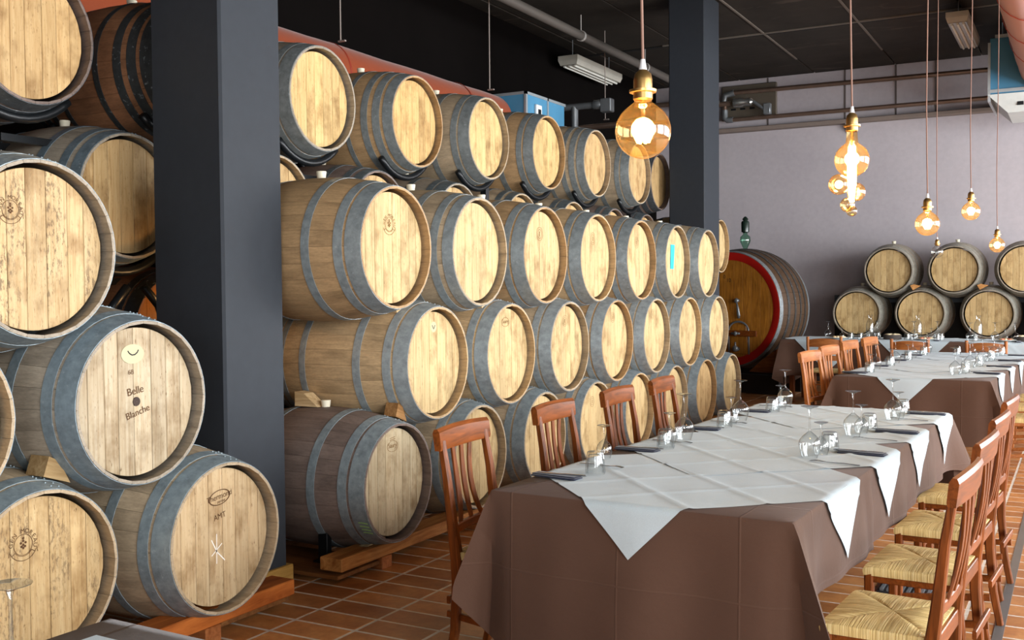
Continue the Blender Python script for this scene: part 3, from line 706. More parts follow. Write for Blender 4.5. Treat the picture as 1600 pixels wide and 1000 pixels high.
# --- great cask
CL, CRB, CRC, CRH = .62, .845, .79, .755
def crad(x): return CRB-(CRB-CRC)*(abs(x)/CL)**2
CX, CY, CZ = -4.32, 14.19, 1.155
CROT = -pi/2-.28; CNX, CNY = cos(CROT), sin(CROT)
t = thing('great_cask', 'great oak cask with red-painted rim beside the far pillar', 'cask', (CX-CNX*CL*.64, CY-CNY*CL*.64, CZ-CRB), CROT)
t.scale = (.64, 1, 1)
mb = MB()
for k in range(34): stave_geo(mb, k, 34, CL, crad, CRH, random.random()+.001, CRB, .045)
ob('staves', mb.mesh('staves', STAVE, True, 28), t, color='#4c3624', kind='stuff')
for a, b in ((.52, .612), (.3, .37), (.08, .14), (-.14, -.08), (-.37, -.3), (-.612, -.52)):
    ob('hoop', hoop_me(a, b, crad, CRB, 64, False, .005), t, color='#3a3836' if abs(a) < .5 else '#7e8284')
RED = plain('red_rim_paint', '#b01c14', .45)
mb = MB(); T = Matrix.Translation((0, 0, CRB)) @ Matrix.Rotation(pi/2, 4, 'Y')
mb.lathe([(CRH-.075, .578), (CRH-.06, .592), (CRC-.012, .6), (CRC-.001, .615), (CRC-.001, .624), (CRC-.02, .624), (CRH-.055, .598), (CRH-.075, .585)], 64, T, closed=True)
ob('red_rim', mb.mesh('red_rim', RED, True, 40), t, label='red-painted rim')
CASKH = mat_wood('cask_head_wood', '#7a4612', '#b97a2c', 'Z', .4, .4)
cuts = [-.755+1.51*i/11 for i in range(12)]
for b in boards(cuts, .755, .55, .58, CRB, CASKH): ob('head_board', b, t)
mb = MB(); vs, fs = text_polys('10', .075); mb.add(vs, fs, Matrix(((0, 0, 1, .5812), (1, 0, 0, -.02), (0, 1, 0, CRB+.4), (0, 0, 0, 1)))); ob('lettering', mb.mesh('lettering', INKK, fix=False), t); mb = MB(); vs, fs = text_polys('0', .075); mb.add(vs, fs, Matrix(((0, 0, 1, .5812), (1, 0, 0, -.09), (0, 1, 0, CRB+.45), (0, 0, 0, 1))))
ob('lettering', mb.mesh('lettering', INKK, fix=False), t)
def cx_(y, z): return (.58, y, CRB+z)
mb = MB(); mb.add([(.58, .0, CRB-.62), (.58, .3, CRB-.62), (.58, .26, CRB-.2), (.58, .04, CRB-.2), (.6, .01, CRB-.61), (.6, .29, CRB-.61), (.6, .25, CRB-.21), (.6, .05, CRB-.21)],
                 [(4, 5, 6, 7), (0, 1, 5, 4), (1, 2, 6, 5), (2, 3, 7, 6), (3, 0, 4, 7)]); ob('hatch_door', mb.mesh('hatch_door', CASKH), t)
mb = MB(); mb.tube([(.6, -.01, CRB-.62)]+[(.615, .15-.16*cos(a), CRB-.3+.13*sin(a)) for a in [pi*k/10 for k in range(11)]]+[(.6, .31, CRB-.62)], .014, 8); ob('hatch_arch', mb.mesh('hatch_arch', GREYMET, True), t, label='grey metal hatch arch')
mb = MB(); mb.box(.62, .67, -.06, .45, CRB-.37, CRB-.29, .005); ob('hatch_bar', mb.mesh('hatch_bar', CHERRYX), t)
mb = MB(); mb.tube([(.6, .15, CRB-.33), (.74, .15, CRB-.33)], .016, 8); mb.tube([(.74, .08, CRB-.33), (.74, .22, CRB-.33)], .014, 8); mb.sphere((.74, .15, CRB-.33), .03, 10, 6); ob('hatch_screw', mb.mesh('hatch_screw', GREYMET, True), t)
mb = MB(); mb.tube([(.58, .14, CRB+.12), (.66, .14, CRB+.12)], .022, 8); mb.sphere((.67, .14, CRB+.12), .036, 10, 6); mb.tube([(.66, .14, CRB+.1), (.67, .16, CRB+.02), (.66, .17, CRB-.08), (.65, .17, CRB-.12)], .02, 8, rs=[.012, .02, .028, .02]); ob('sampling_tap', mb.mesh('sampling_tap', GREYMET, True), t, label='grey sampling tap')
mb = MB(); mb.tube([(.6, .14, CRB-.55), (.72, .14, CRB-.55)], .03, 10); mb.sphere((.72, .14, CRB-.54), .045, 10, 6); mb.tube([(.72, .14, CRB-.54), (.72, .14, CRB-.45)], .014, 8); ob('drain_valve', mb.mesh('drain_valve', GREYMET, True), t, label='chrome drain valve')
t = thing('cask_cradle', 'dark timber cradle with wooden chocks under the great cask', 'cradle', (CX-CNX*CL*.64, CY-CNY*CL*.64, 0), CROT+pi/2)
t.scale = (1, .7, 1)
mb = MB(); mb.box(-.75, .75, -.5, -.36, 0, .26, .01); ob('cradle_beam', mb.mesh('cradle_beam', plain('dark_timber', '#2c2420', .8)), t)
mb = MB(); mb.box(-.75, .75, .34, .5, 0, .3, .01); ob('cradle_beam', mb.mesh('cradle_beam', plain('dark_timber_rear', '#2c2420', .8)), t)
for sx in (-1, 1):
    mb = MB(); mb.add([(sx*.3, -.52, .3), (sx*.72, -.52, .3), (sx*.72, -.34, .3), (sx*.3, -.34, .3), (sx*.5, -.52, .47), (sx*.72, -.52, .62), (sx*.72, -.34, .62), (sx*.5, -.34, .47)], [(0, 1, 5, 4), (1, 2, 6, 5), (2, 3, 7, 6), (3, 0, 4, 7), (4, 5, 6, 7), (0, 3, 2, 1)])
    ob('chock', mb.mesh('chock', PINEX), t, color='#b89880')
AX, AY, AZ = CX-CNX*.42, CY-CNY*.42, CZ+CRB-.03
t = thing('fermentation_lock', 'green glass fermentation lock with dark cap on top of the great cask', 'airlock', (AX, AY, AZ))
mb = MB(); mb.lathe([(.03, 0), (.03, .04), (.045, .07), (.075, .14), (.07, .2), (.03, .235), (.03, .26)], 18); ob('glass_bulb', mb.mesh('glass_bulb', GREENG, True), t)
mb = MB(); mb.lathe([(.03, .0), (.05, .002), (.05, .02), (.03, .03)], 14, Matrix.Translation((0, 0, 0))); ob('collar', mb.mesh('collar', plain('pale_collar', '#c8c2b0', .6)), t)
mb = MB(); mb.lathe([(.03, .255), (.055, .27), (.058, .4), (.05, .42), (.03, .43), (.045, .45), (.02, .48), (.001, .49)], 16); ob('dark_cap', mb.mesh('dark_cap', plain('dark_green_cap', '#1a2a22', .25, 0, .6), True, 40), t)

# --- barrels by the back wall
for i, x in enumerate((-2.76, -1.93, -1.09, -.26)):
    barrel(x, 15.0, 1.085, ['lower oak barrel at the back wall, left end of its row', 'lower oak barrel at the back wall, middle of the visible three', 'lower oak barrel at the back wall under the rightmost bulb', 'lower oak barrel at the back wall beyond the picture edge'][i], 'lower barrels by the back wall', 'A', BODY['grey'], '#dbbf8c', '#a09c90', i % 3, False, True, -pi/2)
for i, x in enumerate((-2.34, -1.51, -.67)):
    barrel(x, 15.0, 1.67, ['upper oak barrel at the back wall, left end of its row', 'upper oak barrel at the back wall, behind the unlit bulb', 'upper oak barrel at the back wall, cut by the picture edge'][i], 'upper barrels by the back wall', 'C', BODY['grey'], '#dbbf8c', '#a09c90', (i+1) % 3, False, True, -pi/2)
t = thing('barrel_stand', 'black steel stand under the back wall barrels', 'stand', (-1.5, 15.5, 0))
mb = MB(); mb.box(-1.75, 1.75, .47, .5, .1, 1.22); ob('back_panel', mb.mesh('back_panel', plain('black_panel', '#0e1014', .6)), t)
mb = MB(); mb.box(-1.75, 1.75, .46, .51, 1.22, 1.33); ob('top_rail', mb.mesh('top_rail', plain('bluegrey_rail', '#5a6672', .5)), t)
for y in (-.3, .3):
    mb = MB(); mb.box(-1.75, 1.75, y-.04, y+.04, .64, .715); ob('stand_rail', mb.mesh('stand_rail', BLACKST), t)
    for x in (-1.7, 0, 1.7):
        mb = MB(); mb.box(x-.03, x+.03, y-.03, y+.03, 0, .64); ob('leg', mb.mesh('leg', BLACKST), t)
for i, (x, z) in enumerate(((-1.95, 1.43), (-1.12, 1.43))):
    wedge((x-.03, 15.06, z), (0, -.5, .2), .12, .07, .07, '#e0b890', ['wooden wedge under the left upper barrel by the back wall', 'wooden wedge under the middle upper barrel by the back wall'][i])

# ------------------------------------------------------------------ pipes, ducts, ceiling fittings
PIPE = plain('bronze_pipe', '#9a8070', .32, .75, var=.25)
def pipe(name, pts, r, label, mat=PIPE, cat='pipe', n=10):
    mb = MB(); mb.tube(pts, r, n); o = ob(name, mb.mesh(name, mat, True, 60)); tag(o, label, cat); return o
YP = YB-.22
t = thing('heating_pipe', 'upper bronze heating pipe along the back wall, elbow at its left end', 'pipe', (-4.85, YP, 4.5))
mb = MB(); mb.tube([(-.12, 0, -.14), (-.1, 0, -.04), (0, 0, 0), (3.75, 0, -.03)], .035, 10); ob('pipe_run', mb.mesh('pipe_run', PIPE, True, 60), t)
mb = MB(); mb.tube([(-.14, 0, -.17), (-.11, 0, -.03), (.03, 0, 0)], .05, 10); ob('elbow', mb.mesh('elbow', GREYMET, True, 60), t)
t = thing('heating_pipe', 'lower bronze heating pipe just above the wall ledge, bent up at left', 'pipe', (-4.9, YP, 4.08))
mb = MB(); mb.tube([(-.07, 0, .3), (-.07, 0, .04), (-.03, 0, .0), (.05, 0, 0), (3.8, 0, -.0)], .032, 10); ob('pipe_run', mb.mesh('pipe_run', PIPE, True, 60), t)
mb = MB(); mb.tube([(-.07, 0, .16), (-.07, 0, .03), (-.03, 0, 0), (.06, 0, 0)], .046, 10); ob('elbow', mb.mesh('elbow', GREYMET, True, 60), t)
t = thing('pipe_valve', 'pipe with bright steel coupling and valve beside the far pillar', 'valve', (-5.2, YP-.05, 4.33))
mb = MB(); mb.tube([(-.6, 0, 0), (.34, 0, .0)], .04, 10); ob('pipe_run', mb.mesh('pipe_run', PIPE, True, 60), t)
mb = MB(); mb.lathe([(.05, .38), (.075, .39), (.08, .52), (.06, .56), (.065, .66), (.03, .7)], 14, Matrix.Rotation(pi/2, 4, 'Y')); ob('coupling', mb.mesh('coupling', plain('bright_steel', '#c4c4c0', .25, .9), True, 40), t)
mb = MB(); mb.tube([(.6, 0, .05), (.72, -.02, -.02), (.9, -.02, -.16)], .025, 8); mb.box(.86, .97, -.05, .05, -.22, -.05, .01); ob('valve_handle', mb.mesh('valve_handle', GREYMET, True, 40), t)
t = thing('junction_panel', 'dull metal service panel behind the pipes beside the far pillar', 'panel', (-4.62, YB-.02, 4.3))
mb = MB(); mb.box(-.45, .42, -.04, .018, -.2, .34, .01); ob('panel_plate', mb.mesh('panel_plate', plain('dull_panel', '#6f6558', .45, .5)), t)
for k in range(4):
    mb = MB(); mb.box(-.3+k*.15, -.22+k*.15, -.046, -.038, -.05, -.02); ob('slot', mb.mesh('slot', BLACKST), t)
for k, (x, z, lab) in enumerate(((-8, 4.33, ''), )): pass
pipe('wall_pipe', [(XL, YP, 4.42), (-5.1, YP, 4.40)], .04, 'grey pipe along the back wall behind the hanging globe bulb', PIPE)
pipe('wall_pipe', [(XL, YP, 4.14), (-5.1, YP, 4.12)], .034, 'lower grey pipe along the back wall behind the hanging globe bulb', PIPE)
t = thing('pipe_cluster', 'grey pipe elbow cluster beside the blue air unit at left', 'pipe', (-5.75, 11.6, 3.55))
mb = MB(); mb.tube([(-.46, 0, .12), (.62, 0, .12)], .04, 10); mb.lathe([(.05, .55), (.06, .56), (.06, .66), (.05, .67)], 10, Matrix.Translation((0, 0, .12)) @ Matrix.Rotation(pi/2, 4, 'Y')); ob('pipe_run', mb.mesh('pipe_run', GREYMET, True, 50), t)
mb = MB(); mb.tube([(.3, 0, .12), (.3, 0, -.15)], .045, 10); ob('riser', mb.mesh('riser', GREYMET, True, 50), t)
mb = MB(); mb.tube([(-.46, .1, -.13), (1.1, .1, -.12)], .035, 10); mb.tube([(1.1, .1, -.3), (1.1, .1, -.05)], .025, 8); ob('pipe_run', mb.mesh('pipe_run', PIPE, True, 50), t)
mb = MB(); mb.box(.66, .8, -.06, .06, .02, .18, .01); ob('control_box', mb.mesh('control_box', GREYMET), t)

def duct(x, y0, y1, z, r, col, label, rings, seam=None, mat=None):
    t = thing('air_duct', label, 'duct', (x, y0, z)); m_ = mat or mat_cloth('duct_fabric', col, col, 300, .7)
    nY = max(8, int((y1-y0)/.35)); prof = []
    mb = MB(); vs = []; fs = []; n = 28
    for i in range(nY+1):
        for k in range(n):
            a = 2*pi*k/n; rr = r*(1+.012*sin(i*1.9)); vs.append((rr*cos(a), (y1-y0)*i/nY, rr*sin(a)))
    for i in range(nY):
        for k in range(n): l = (k+1) % n; fs.append((i*n+k, i*n+l, (i+1)*n+l, (i+1)*n+k))
    fs += [tuple(range(n)), tuple(nY*n+k for k in range(n))[::-1]]
    mb.add(vs, fs); ob('duct_tube', mb.mesh('duct_tube', m_, True, 60), t)
    for yy in rings:
        mb = MB(); mb.lathe([(r*1.015, 0), (r*1.03, .012), (r*1.015, .024)], 28, Matrix.Translation((0, yy-y0, 0)) @ Matrix.Rotation(-pi/2, 4, 'X')); ob('seam_ring', mb.mesh('seam_ring', seam, True), t)
    return t
duct(-5.62, -2.5, 9.8, 3.26, .29, '#8c3c18', 'orange-red fabric air duct behind the top barrel row along the wall', (3.0, 5.0, 7.0, 9.0), plain('duct_seam_dark', '#8a2c14', .7))
duct(-.36, 6.0, 14.3, 4.16, .36, '#e0a59a', 'pink fabric air duct with red seams in the upper right corner', (7.4, 8.4, 9.4, 10.4, 11.5, 12.6), plain('duct_seam_red', '#d0401c', .7))
BLUE = plain('blue_enamel', '#4f8fb4', .45, .1, .5, var=.18, scale=3)
t = thing('air_handler', 'blue air handling unit ending the orange duct behind the top barrels', 'air handler', (-5.62, 9.85, 3.0))
mb = MB(); mb.box(-.42, .42, 0, .95, 0, .56, .012); ob('cabinet', mb.mesh('cabinet', BLUE), t)
for z in (.0, .53):
    mb = MB(); mb.box(-.43, .43, -.008, .02, z, z+.03); mb.box(.405, .43, -.008, .96, z, z+.03); ob('frame_strip', mb.mesh('frame_strip', plain('alu_strip', '#b8c0c4', .4, .6)), t)
mb = MB(); mb.box(.405, .43, -.008, .03, 0, .56); mb.box(.405, .43, .5, .53, 0, .56); ob('frame_strip', mb.mesh('frame_strip', plain('alu_strip_b', '#b8c0c4', .4, .6)), t)
mb = MB(); mb.box(.42, .45, .2, .33, .25, .45, .006); ob('switch_box', mb.mesh('switch_box', plain('switch_white', '#d8dcdc', .5)), t); mb = MB(); mb.box(.448, .456, .235, .295, .3, .4); ob('switch', mb.mesh('switch', BLACKST), t)
mb = MB(); mb.box(-.58, -.42, .1, .16, .1, .16); mb.box(-.58, -.42, .8, .86, .1, .16); ob('wall_bracket', mb.mesh('wall_bracket', BLACKST), t)
t = thing('air_handler', 'blue air handling unit with white tray under the pink duct at right', 'air handler', (-1.06, 14.3, 3.72))
mb = MB(); mb.box(.02, 1.6, 0, 1.3, .1, .8, .012); ob('cabinet', mb.mesh('cabinet', BLUE), t)
mb = MB(); mb.box(-.0, .03, -.015, 1.3, .02, .74); mb.box(.08, 1.6, -.015, .05, .79, .83); mb.box(.02, 1.6, -.02, .03, .12, .16); ob('frame_strip', mb.mesh('frame_strip', plain('alu_strip_c', '#c4cacc', .4, .6)), t)
mb = MB(); mb.add([(0, -.02, .1), (1.6, -.02, .1), (1.6, 1.2, .1), (0, 1.2, .1), (.22, .1, -.12), (1.5, .1, -.12), (1.5, 1.1, -.12), (.22, 1.1, -.12)], [(0, 1, 5, 4), (1, 2, 6, 5), (2, 3, 7, 6), (3, 0, 4, 7), (4, 5, 6, 7)]); ob('drip_tray', mb.mesh('drip_tray', plain('tray_white', '#c8ccc8', .4)), t)
for x_, y_ in ((.15, .15), (1.45, .15), (.15, 1.15), (1.45, 1.15)):
    mb = MB(); mb.tube([(x_, y_, .78), (x_, y_, ZC-3.72+.03)], .008, 6); ob('hanger_rod', mb.mesh('hanger_rod', GREYMET), t)
for k in range(6):
    mb = MB(); mb.box(.33+k*.11, .4+k*.11, .0, .06, -.045, .0); mb.v = [(x, y+.02-.6*(z-0)*1, z) if False else (x, y+.035, z) for x, y, z in mb.v]; ob('vent_slot', mb.mesh('vent_slot', BLACKST), t)
t = thing('ceiling_conduit', 'long grey round conduit hung along the dark ceiling', 'conduit', (-5.08, 2, 4.36))
mb = MB(); mb.tube([(0, 0, 0), (0, 14.2, 0)], .052, 12); ob('pipe_run', mb.mesh('pipe_run', plain('conduit_grey', '#5a544e', .5, .2), True, 60), t)
for y in (8.9, 11.0, 13.0):
    mb = MB(); mb.tube([(0, y-2, .05), (0, y-2, .24)], .006, 6); mb.lathe([(.055, -.02), (.062, -.02), (.062, .02), (.055, .02)], 14, Matrix.Translation((0, y-2, 0)) @ Matrix.Rotation(pi/2, 4, 'X'), closed=True); ob('hanger', mb.mesh('hanger', plain('hanger_light', '#c8c4be', .4, .5)), t)
def fluo(x, y, z, ln, w, label):
    t = thing('ceiling_light', label, 'light', (x, y, z))
    mb = MB(); mb.add([(-w/2, 0, .06), (w/2, 0, .06), (w/2, ln, .06), (-w/2, ln, .06), (-w*.42, .02, 0), (w*.42, .02, 0), (w*.42, ln-.02, 0), (-w*.42, ln-.02, 0), (-w/2, 0, .12), (w/2, 0, .12), (w/2, ln, .12), (-w/2, ln, .12)],
                     [(0, 1, 5, 4), (1, 2, 6, 5), (2, 3, 7, 6), (3, 0, 4, 7), (8, 9, 1, 0), (9, 10, 2, 1), (10, 11, 3, 2), (11, 8, 0, 3), (8, 11, 10, 9)]); ob('housing', mb.mesh('housing', plain('lamp_housing', '#b8b4a8', .5)), t)
    mb = MB(); mb.box(-w*.41, w*.41, .03, ln-.03, -.004, .004); ob('reflector', mb.mesh('reflector', plain('reflector', '#a09a8c', .3, .6)), t)
    for k in (-1, 0, 1):
        mb = MB(); mb.tube([(k*w*.26, .05, -.012), (k*w*.26, ln-.05, -.012)], .014, 8); ob('tube', mb.mesh('tube', plain('tube_off', '#e4e4da', .3), True, 60), t)
    for yy in (.15, ln-.15):
        mb = MB(); mb.tube([(0, yy, .1), (0, yy, ZC-z+.02)], .006, 6); ob('rod', mb.mesh('rod', GREYMET), t)
fluo(-5.92, 12.4, 4.38, 1.5, .28, 'unlit strip light hanging under the ceiling left of the globe bulb')
fluo(-1.29, 13.0, 4.47, 1.5, .24, 'unlit strip light on the ceiling near the pink duct')
for k, (x, y, z0) in enumerate(((-5.35, 6.9, 3.5), (-5.35, 9.35, 3.5), (-5.35, 12.3, 3.6))):
    mb = MB(); mb.tube([(0, 0, 0), (0, 0, ZC-z0+.02)], .006, 6); mb.box(-.02, .05, -.01, .01, .0, .012)
    tag(ob('hanging_wire', mb.mesh('hanging_wire', plain('wire_steel', '#a89c94', .5, .5)), None, (x, y, z0)), 'thin steel wire hanging from the dark ceiling above the %s' % ['first pair of top barrels', 'orange duct end', 'pipes by the blue unit'][k], 'wire', 'steel wires under the ceiling')

# ------------------------------------------------------------------ bulbs
def bulb(x, y, z, r, label, lit=True, multi=False, gm=AMBER, pw=9):
    t = thing('pendant_bulb', label, 'lamp', (x, y, z)); neck = r*(1.0 if not multi else 1.0)
    k = r/.0625
    prof = []; a0 = radians(26)
    for i in range(19):
        a = a0+(pi-a0)*i/18; prof.append((max(r*sin(a), 1e-4), r*cos(a)))
    nk = r*1.17 if not multi else r*1.75
    prof = [(r*.29, nk+.006), (r*.29, nk-.004), (r*.30, nk-r*.1), (r*.345, r*1.0)]+prof[1:]
    mb = MB(); mb.lathe(prof, 32); ob('glass_globe', mb.mesh('glass_globe', gm, True), t)
    if multi:
        for bx, bz, br in ((-.048, -.09, .038), (.016, -.118, .034), (-.016, -.165, .027), (.0, -.188, .02)):
            mb = MB(); mb.sphere((bx*cos(YAW), bx*sin(YAW), bz), br, 20, 12); ob('glass_bubble', mb.mesh('glass_bubble', gm, True), t)
    s = max(.6, k)*1.12
    z1 = nk-.002
    mb = MB(); mb.lathe([(.0165*s, z1-.004), (.0195*s, z1), (.0195*s, z1+.012*s), (.027*s, z1+.013*s), (.0275*s, z1+.018*s), (.019*s, z1+.02*s), (.019*s, z1+.038*s), (.0165*s, z1+.05*s), (.008*s, z1+.058*s), (.001, z1+.058*s)], 22); ob('socket', mb.mesh('socket', BRASS, True, 35), t)
    z2 = z1+.057*s
    mb = MB(); mb.lathe([(.0085*s, z2), (.0045*s, z2+.022*s), (.001, z2+.022*s)], 12); ob('cord_grip', mb.mesh('cord_grip', GRIP, True, 40), t)
    zc = ZC-z+.01; pts = []
    for i in range(13):
        f = i/12; wv = .008*sin(f*5+x*3)*(1-f)*min(1, f*6); pts.append((wv, wv*.6, z2+.02*s+(zc-z2-.02*s)*f))
    mb = MB(); mb.tube(pts, .0034, 8); ob('cord', mb.mesh('cord', CORD, True, 60), t)
    mb = MB()
    if multi:
        for q in range(4): a = q*pi/2; mb.tube([(.009*cos(a), .009*sin(a), .05), (.013*cos(a+.3), .013*sin(a+.3), -.05), (.008*cos(a), .008*sin(a), -.12), (.004*cos(a), .004*sin(a), -.155)], .0045, 6)
        mb.sphere((-.048*cos(YAW), -.048*sin(YAW), -.09), .015, 8, 6)
    else:
        for q in range(6):
            a = q*pi/3; mb.tube([(.012*k*cos(a), .012*k*sin(a), .022*k), (.021*k*cos(a+.25), .021*k*sin(a+.25), -.004*k), (.011*k*cos(a+.5), .011*k*sin(a+.5), -.026*k)], .0036*k, 6)
    if lit: ob('filament', mb.mesh('filament', FIL, True), t, label='glowing filament')
    else: ob('filament', mb.mesh('filament', GREYMET, True), t)
    mb = MB(); mb.tube([(0, 0, .018*k), (0, 0, nk)], .006*k, 8, rs=[.0035*k, .007*k]); ob('stem', mb.mesh('stem', gm, True), t)
    if lit:
        l = bpy.data.lights.new('bulb_light', 'POINT'); l.energy = pw; l.color = (1.0, .62, .26); l.shadow_soft_size = .03
        lo = bpy.data.objects.new('bulb_light', l); COL.objects.link(lo); lo.parent = t; lo.location = (0, 0, -.005)
    return t
bulb(-.87, 2.212, 1.829, .0625, 'large glowing amber globe bulb nearest the view', pw=7)
bulb(-.752, 3.997, 1.94, .0625, 'glowing amber bulb of several glass bubbles, second along the tables', multi=True)
bulb(-.725, 5.905, 1.798, .0625, 'glowing amber globe bulb left of the unlit bulb')
bulb(-.692, 7.952, 1.986, .0625, 'glowing round bulb hung higher, between two lower bulbs at right')
bulb(-.645, 9.778, 1.807, .0625, 'small far glowing bulb nearest the right picture edge')
bulb(-1.10, 9.6, 1.755, .05, 'unlit clear bulb hanging before the middle back wall barrel', lit=False, gm=CLEARB)

# ------------------------------------------------------------------ tables and cloths
TW, ZT = .545, .75
class Table:
    def __init__(s, cx, cy, rot, w, l, zt, dr, label, name='dining_table'):
        s.c = Vector((cx, cy, 0)); s.rot = rot; s.w = w; s.l = l; s.z = zt; s.dr = dr
        t = thing(name, label, 'table', (cx, cy, 0), rot)
        mb = MB(); mb.box(-w+.012, w-.012, -l+.012, l-.012, zt-.03, zt-.004, .003); ob('tabletop', mb.mesh('tabletop', CHERRYX), t)
        for sx in (-1, 1):
            for sy in (-1, 1):
                mb = MB(); mb.box(sx*(w-.1)-.03, sx*(w-.1)+.03, sy*(l-.12)-.03, sy*(l-.12)+.03, 0, zt-.03, .004); ob('leg', mb.mesh('leg', CHERRY), t)
    def world(s, a, b, z=0.0):
        return Vector((s.c.x+a*cos(s.rot)-b*sin(s.rot), s.c.y+a*sin(s.rot)+b*cos(s.rot), z))
    def off(s, side, pos, dep):
        # outward offset of the hanging brown cloth at depth dep; pos along that side
        half = s.l if side in 'RL' else s.w
        dc = half-abs(pos); A = .33 if side in 'RL' else -.17
        wv = .012*sin(pos*7.3+(1.1 if side == 'R' else 2.3))*min(dep/.2, 1.0) + .008*sin(pos*17+dep*3)*min(dep/.25, 1.0)
        if side == 'R': wv += .022*math.exp(-((pos-(-.55))/.05)**2)*min(dep/.15, 1)
        return .006+dep*(.04+A*math.exp(-(max(dc, 0)/(.085 if side in 'RL' else .05))**2))*(1 if dep < .35 else .35/dep*(1+.2*(dep-.35)))+wv*(1-math.exp(-(dc/.2)**2))
    def brown(s, label):
        # perimeter walk
        w, l = s.w, s.l; per = []
        n1, n2, nc = 110, 48, 5
        def side(sd, a0, b0, a1, b1, nrm, n):
            for i in range(n):
                f = i/(n-1); per.append((sd, a0+(a1-a0)*f, b0+(b1-b0)*f, nrm))
        side('R', w, -l, w, l, (1, 0), n1); side('F', w, l, -w, l, (0, 1), n2); side('L', -w, l, -w, -l, (-1, 0), n1); side('N', -w, -l, w, -l, (0, -1), n2)
        vs = []; fs = []; m_ = 18; n = len(per)
        for (sd, a, b, nr) in per:
            pos = b if sd in 'RL' else a; half = l if sd in 'RL' else w; dc = half-abs(pos)
            D = s.dr[sd]
            # neighbour drop at this corner
            if sd in 'RL': nb = s.dr['F' if pos > 0 else 'N']
            else: nb = s.dr['R' if pos > 0 else 'L']
            D = D + (max(D, nb)*.5+.5*min(D, nb)-D)*math.exp(-(dc/.06)**2)*.5
            nx, ny = nr
            ca = 1 if a > 0 else -1; cb = 1 if b > 0 else -1; wc = math.exp(-(dc/.06)**2)
            lx, ly = (ca*.08*wc, 0) if sd in 'NF' else (0, cb*.16*wc)
            for k in range(m_+1):
                f = k/m_; dep = D*f
                if k == 0: vs.append((a, b, s.z)); continue
                if k == 1: vs.append((a+nx*.004, b+ny*.004, s.z-.004)); continue
                o = s.off(sd, pos, dep); vs.append((a+nx*o+lx*dep, b+ny*o+ly*dep, s.z-dep))
        q = m_+1
        for i in range(n):
            j = (i+1) % n
            for k in range(m_): fs.append((i*q+k, j*q+k, j*q+k+1, i*q+k+1))
        fs.append(tuple(i*q for i in range(n)))
        mb = MB(); mb.add(vs, fs); o = ob('tablecloth', mb.mesh('tablecloth', BROWN, True, 50), None, s.c, (0, 0, s.rot))
        return tag(o, label, 'tablecloth')
    def drape(s, a, b, lift):
        w, l = s.w, s.l; ex, ey = abs(a)-w, abs(b)-l; sa, sb = (1 if a > 0 else -1), (1 if b > 0 else -1)
        rr = .008
        if ex <= 0 and ey <= 0: return (a, b, s.z+lift)
        if ex > ey:
            sd = 'R' if sa > 0 else 'L'; dep = ex
            if dep < rr: t = dep/rr*pi/2; return (sa*(w+(lift+.004)*sin(t)), b, s.z+lift*cos(t)-dep*.3)
            o = max(s.off(sd, b, dep), s.off(sd, b, max(dep-.02, 0)), .004)+.004+lift; return (sa*(w+o), b, s.z-dep+.004)
        sd = 'F' if sb > 0 else 'N'; dep = ey
        if dep < rr: t = dep/rr*pi/2; return (a, sb*(l+(lift+.004)*sin(t)), s.z+lift*cos(t)-dep*.3)
        o = max(s.off(sd, a, dep), s.off(sd, a, max(dep-.02, 0)), .004)+.004+lift; return (a, sb*(l+o), s.z-dep+.004)
    def overcloth(s, quad, lift, label, crease=(.25, .5, .75), group='white overcloths'):
        n = 72; vs = []; fs = []
        q = [Vector((*p, 0)) for p in quad]
        for i in range(n+1):
            for j in range(n+1):
                u, v = i/n, j/n; p = q[0]*(1-u)*(1-v)+q[1]*u*(1-v)+q[2]*u*v+q[3]*(1-u)*v
                h = 0.0
                for c_ in crease: h += .0035*math.exp(-((u-c_)/.012)**2)+.0035*math.exp(-((v-c_)/.012)**2)
                h += .0008*(1+sin(u*19+v*7)*sin(v*23-u*5))
                vs.append(s.drape(p.x, p.y, lift+h))
        for i in range(n):
            for j in range(n): k = i*(n+1)+j; fs.append((k, k+n+1, k+n+2, k+1))
        mb = MB(); mb.add(vs, fs); me = mb.mesh('overcloth', WHITE, True)
        o = ob('overcloth', me, None, s.c, (0, 0, s.rot)); return tag(o, label, 'tablecloth', group)
def diamond(b, hd, a=0.0, rot=0.0): return [(a+hd*cos(rot+pi/2*k), b+hd*sin(rot+pi/2*k)) for k in range(4)]

RT = radians(-2.3)
T_1 = Table(-1.262, 4.80, RT, .545, 1.565, ZT, {'R': .30, 'L': .33, 'N': .62, 'F': .45}, 'near long dining table under brown cloth')
T_1.brown('brown tablecloth hanging deep over the near end of the near long table')
OCL = ['first white overcloth, its tip hanging over the near end of the near table', 'second white overcloth from the near end of the near table', 'third white overcloth from the near end of the near table', 'farthest white overcloth on the near long table']
for i, b in enumerate((-.957, -.2, .55, 1.28)): T_1.overcloth(diamond(b, .79, .005), .0025+(i % 2)*.0022, OCL[i])
T_2 = Table(-1.10, 10.25, radians(-2.8), .575, 1.68, ZT, {'R': .33, 'L': .33, 'N': .5, 'F': .45}, 'second long dining table under brown cloth beyond the near one')
T_2.brown('brown tablecloth on the second long table')
for i, b in enumerate((-1.07, -.33, .41, 1.15)): T_2.overcloth(diamond(b, .82, -.03), .0025+(i % 2)*.0022, 'white overcloth on the second long table, %s from its near end' % ORD[i])
T_3 = Table(-1.27, 13.62, radians(-90), .42, 2.08, .80, {'R': .45, 'L': .4, 'N': .6, 'F': .5}, 'crosswise dining table before the back wall barrels')
T_3.brown('brown tablecloth on the crosswise table by the back wall')
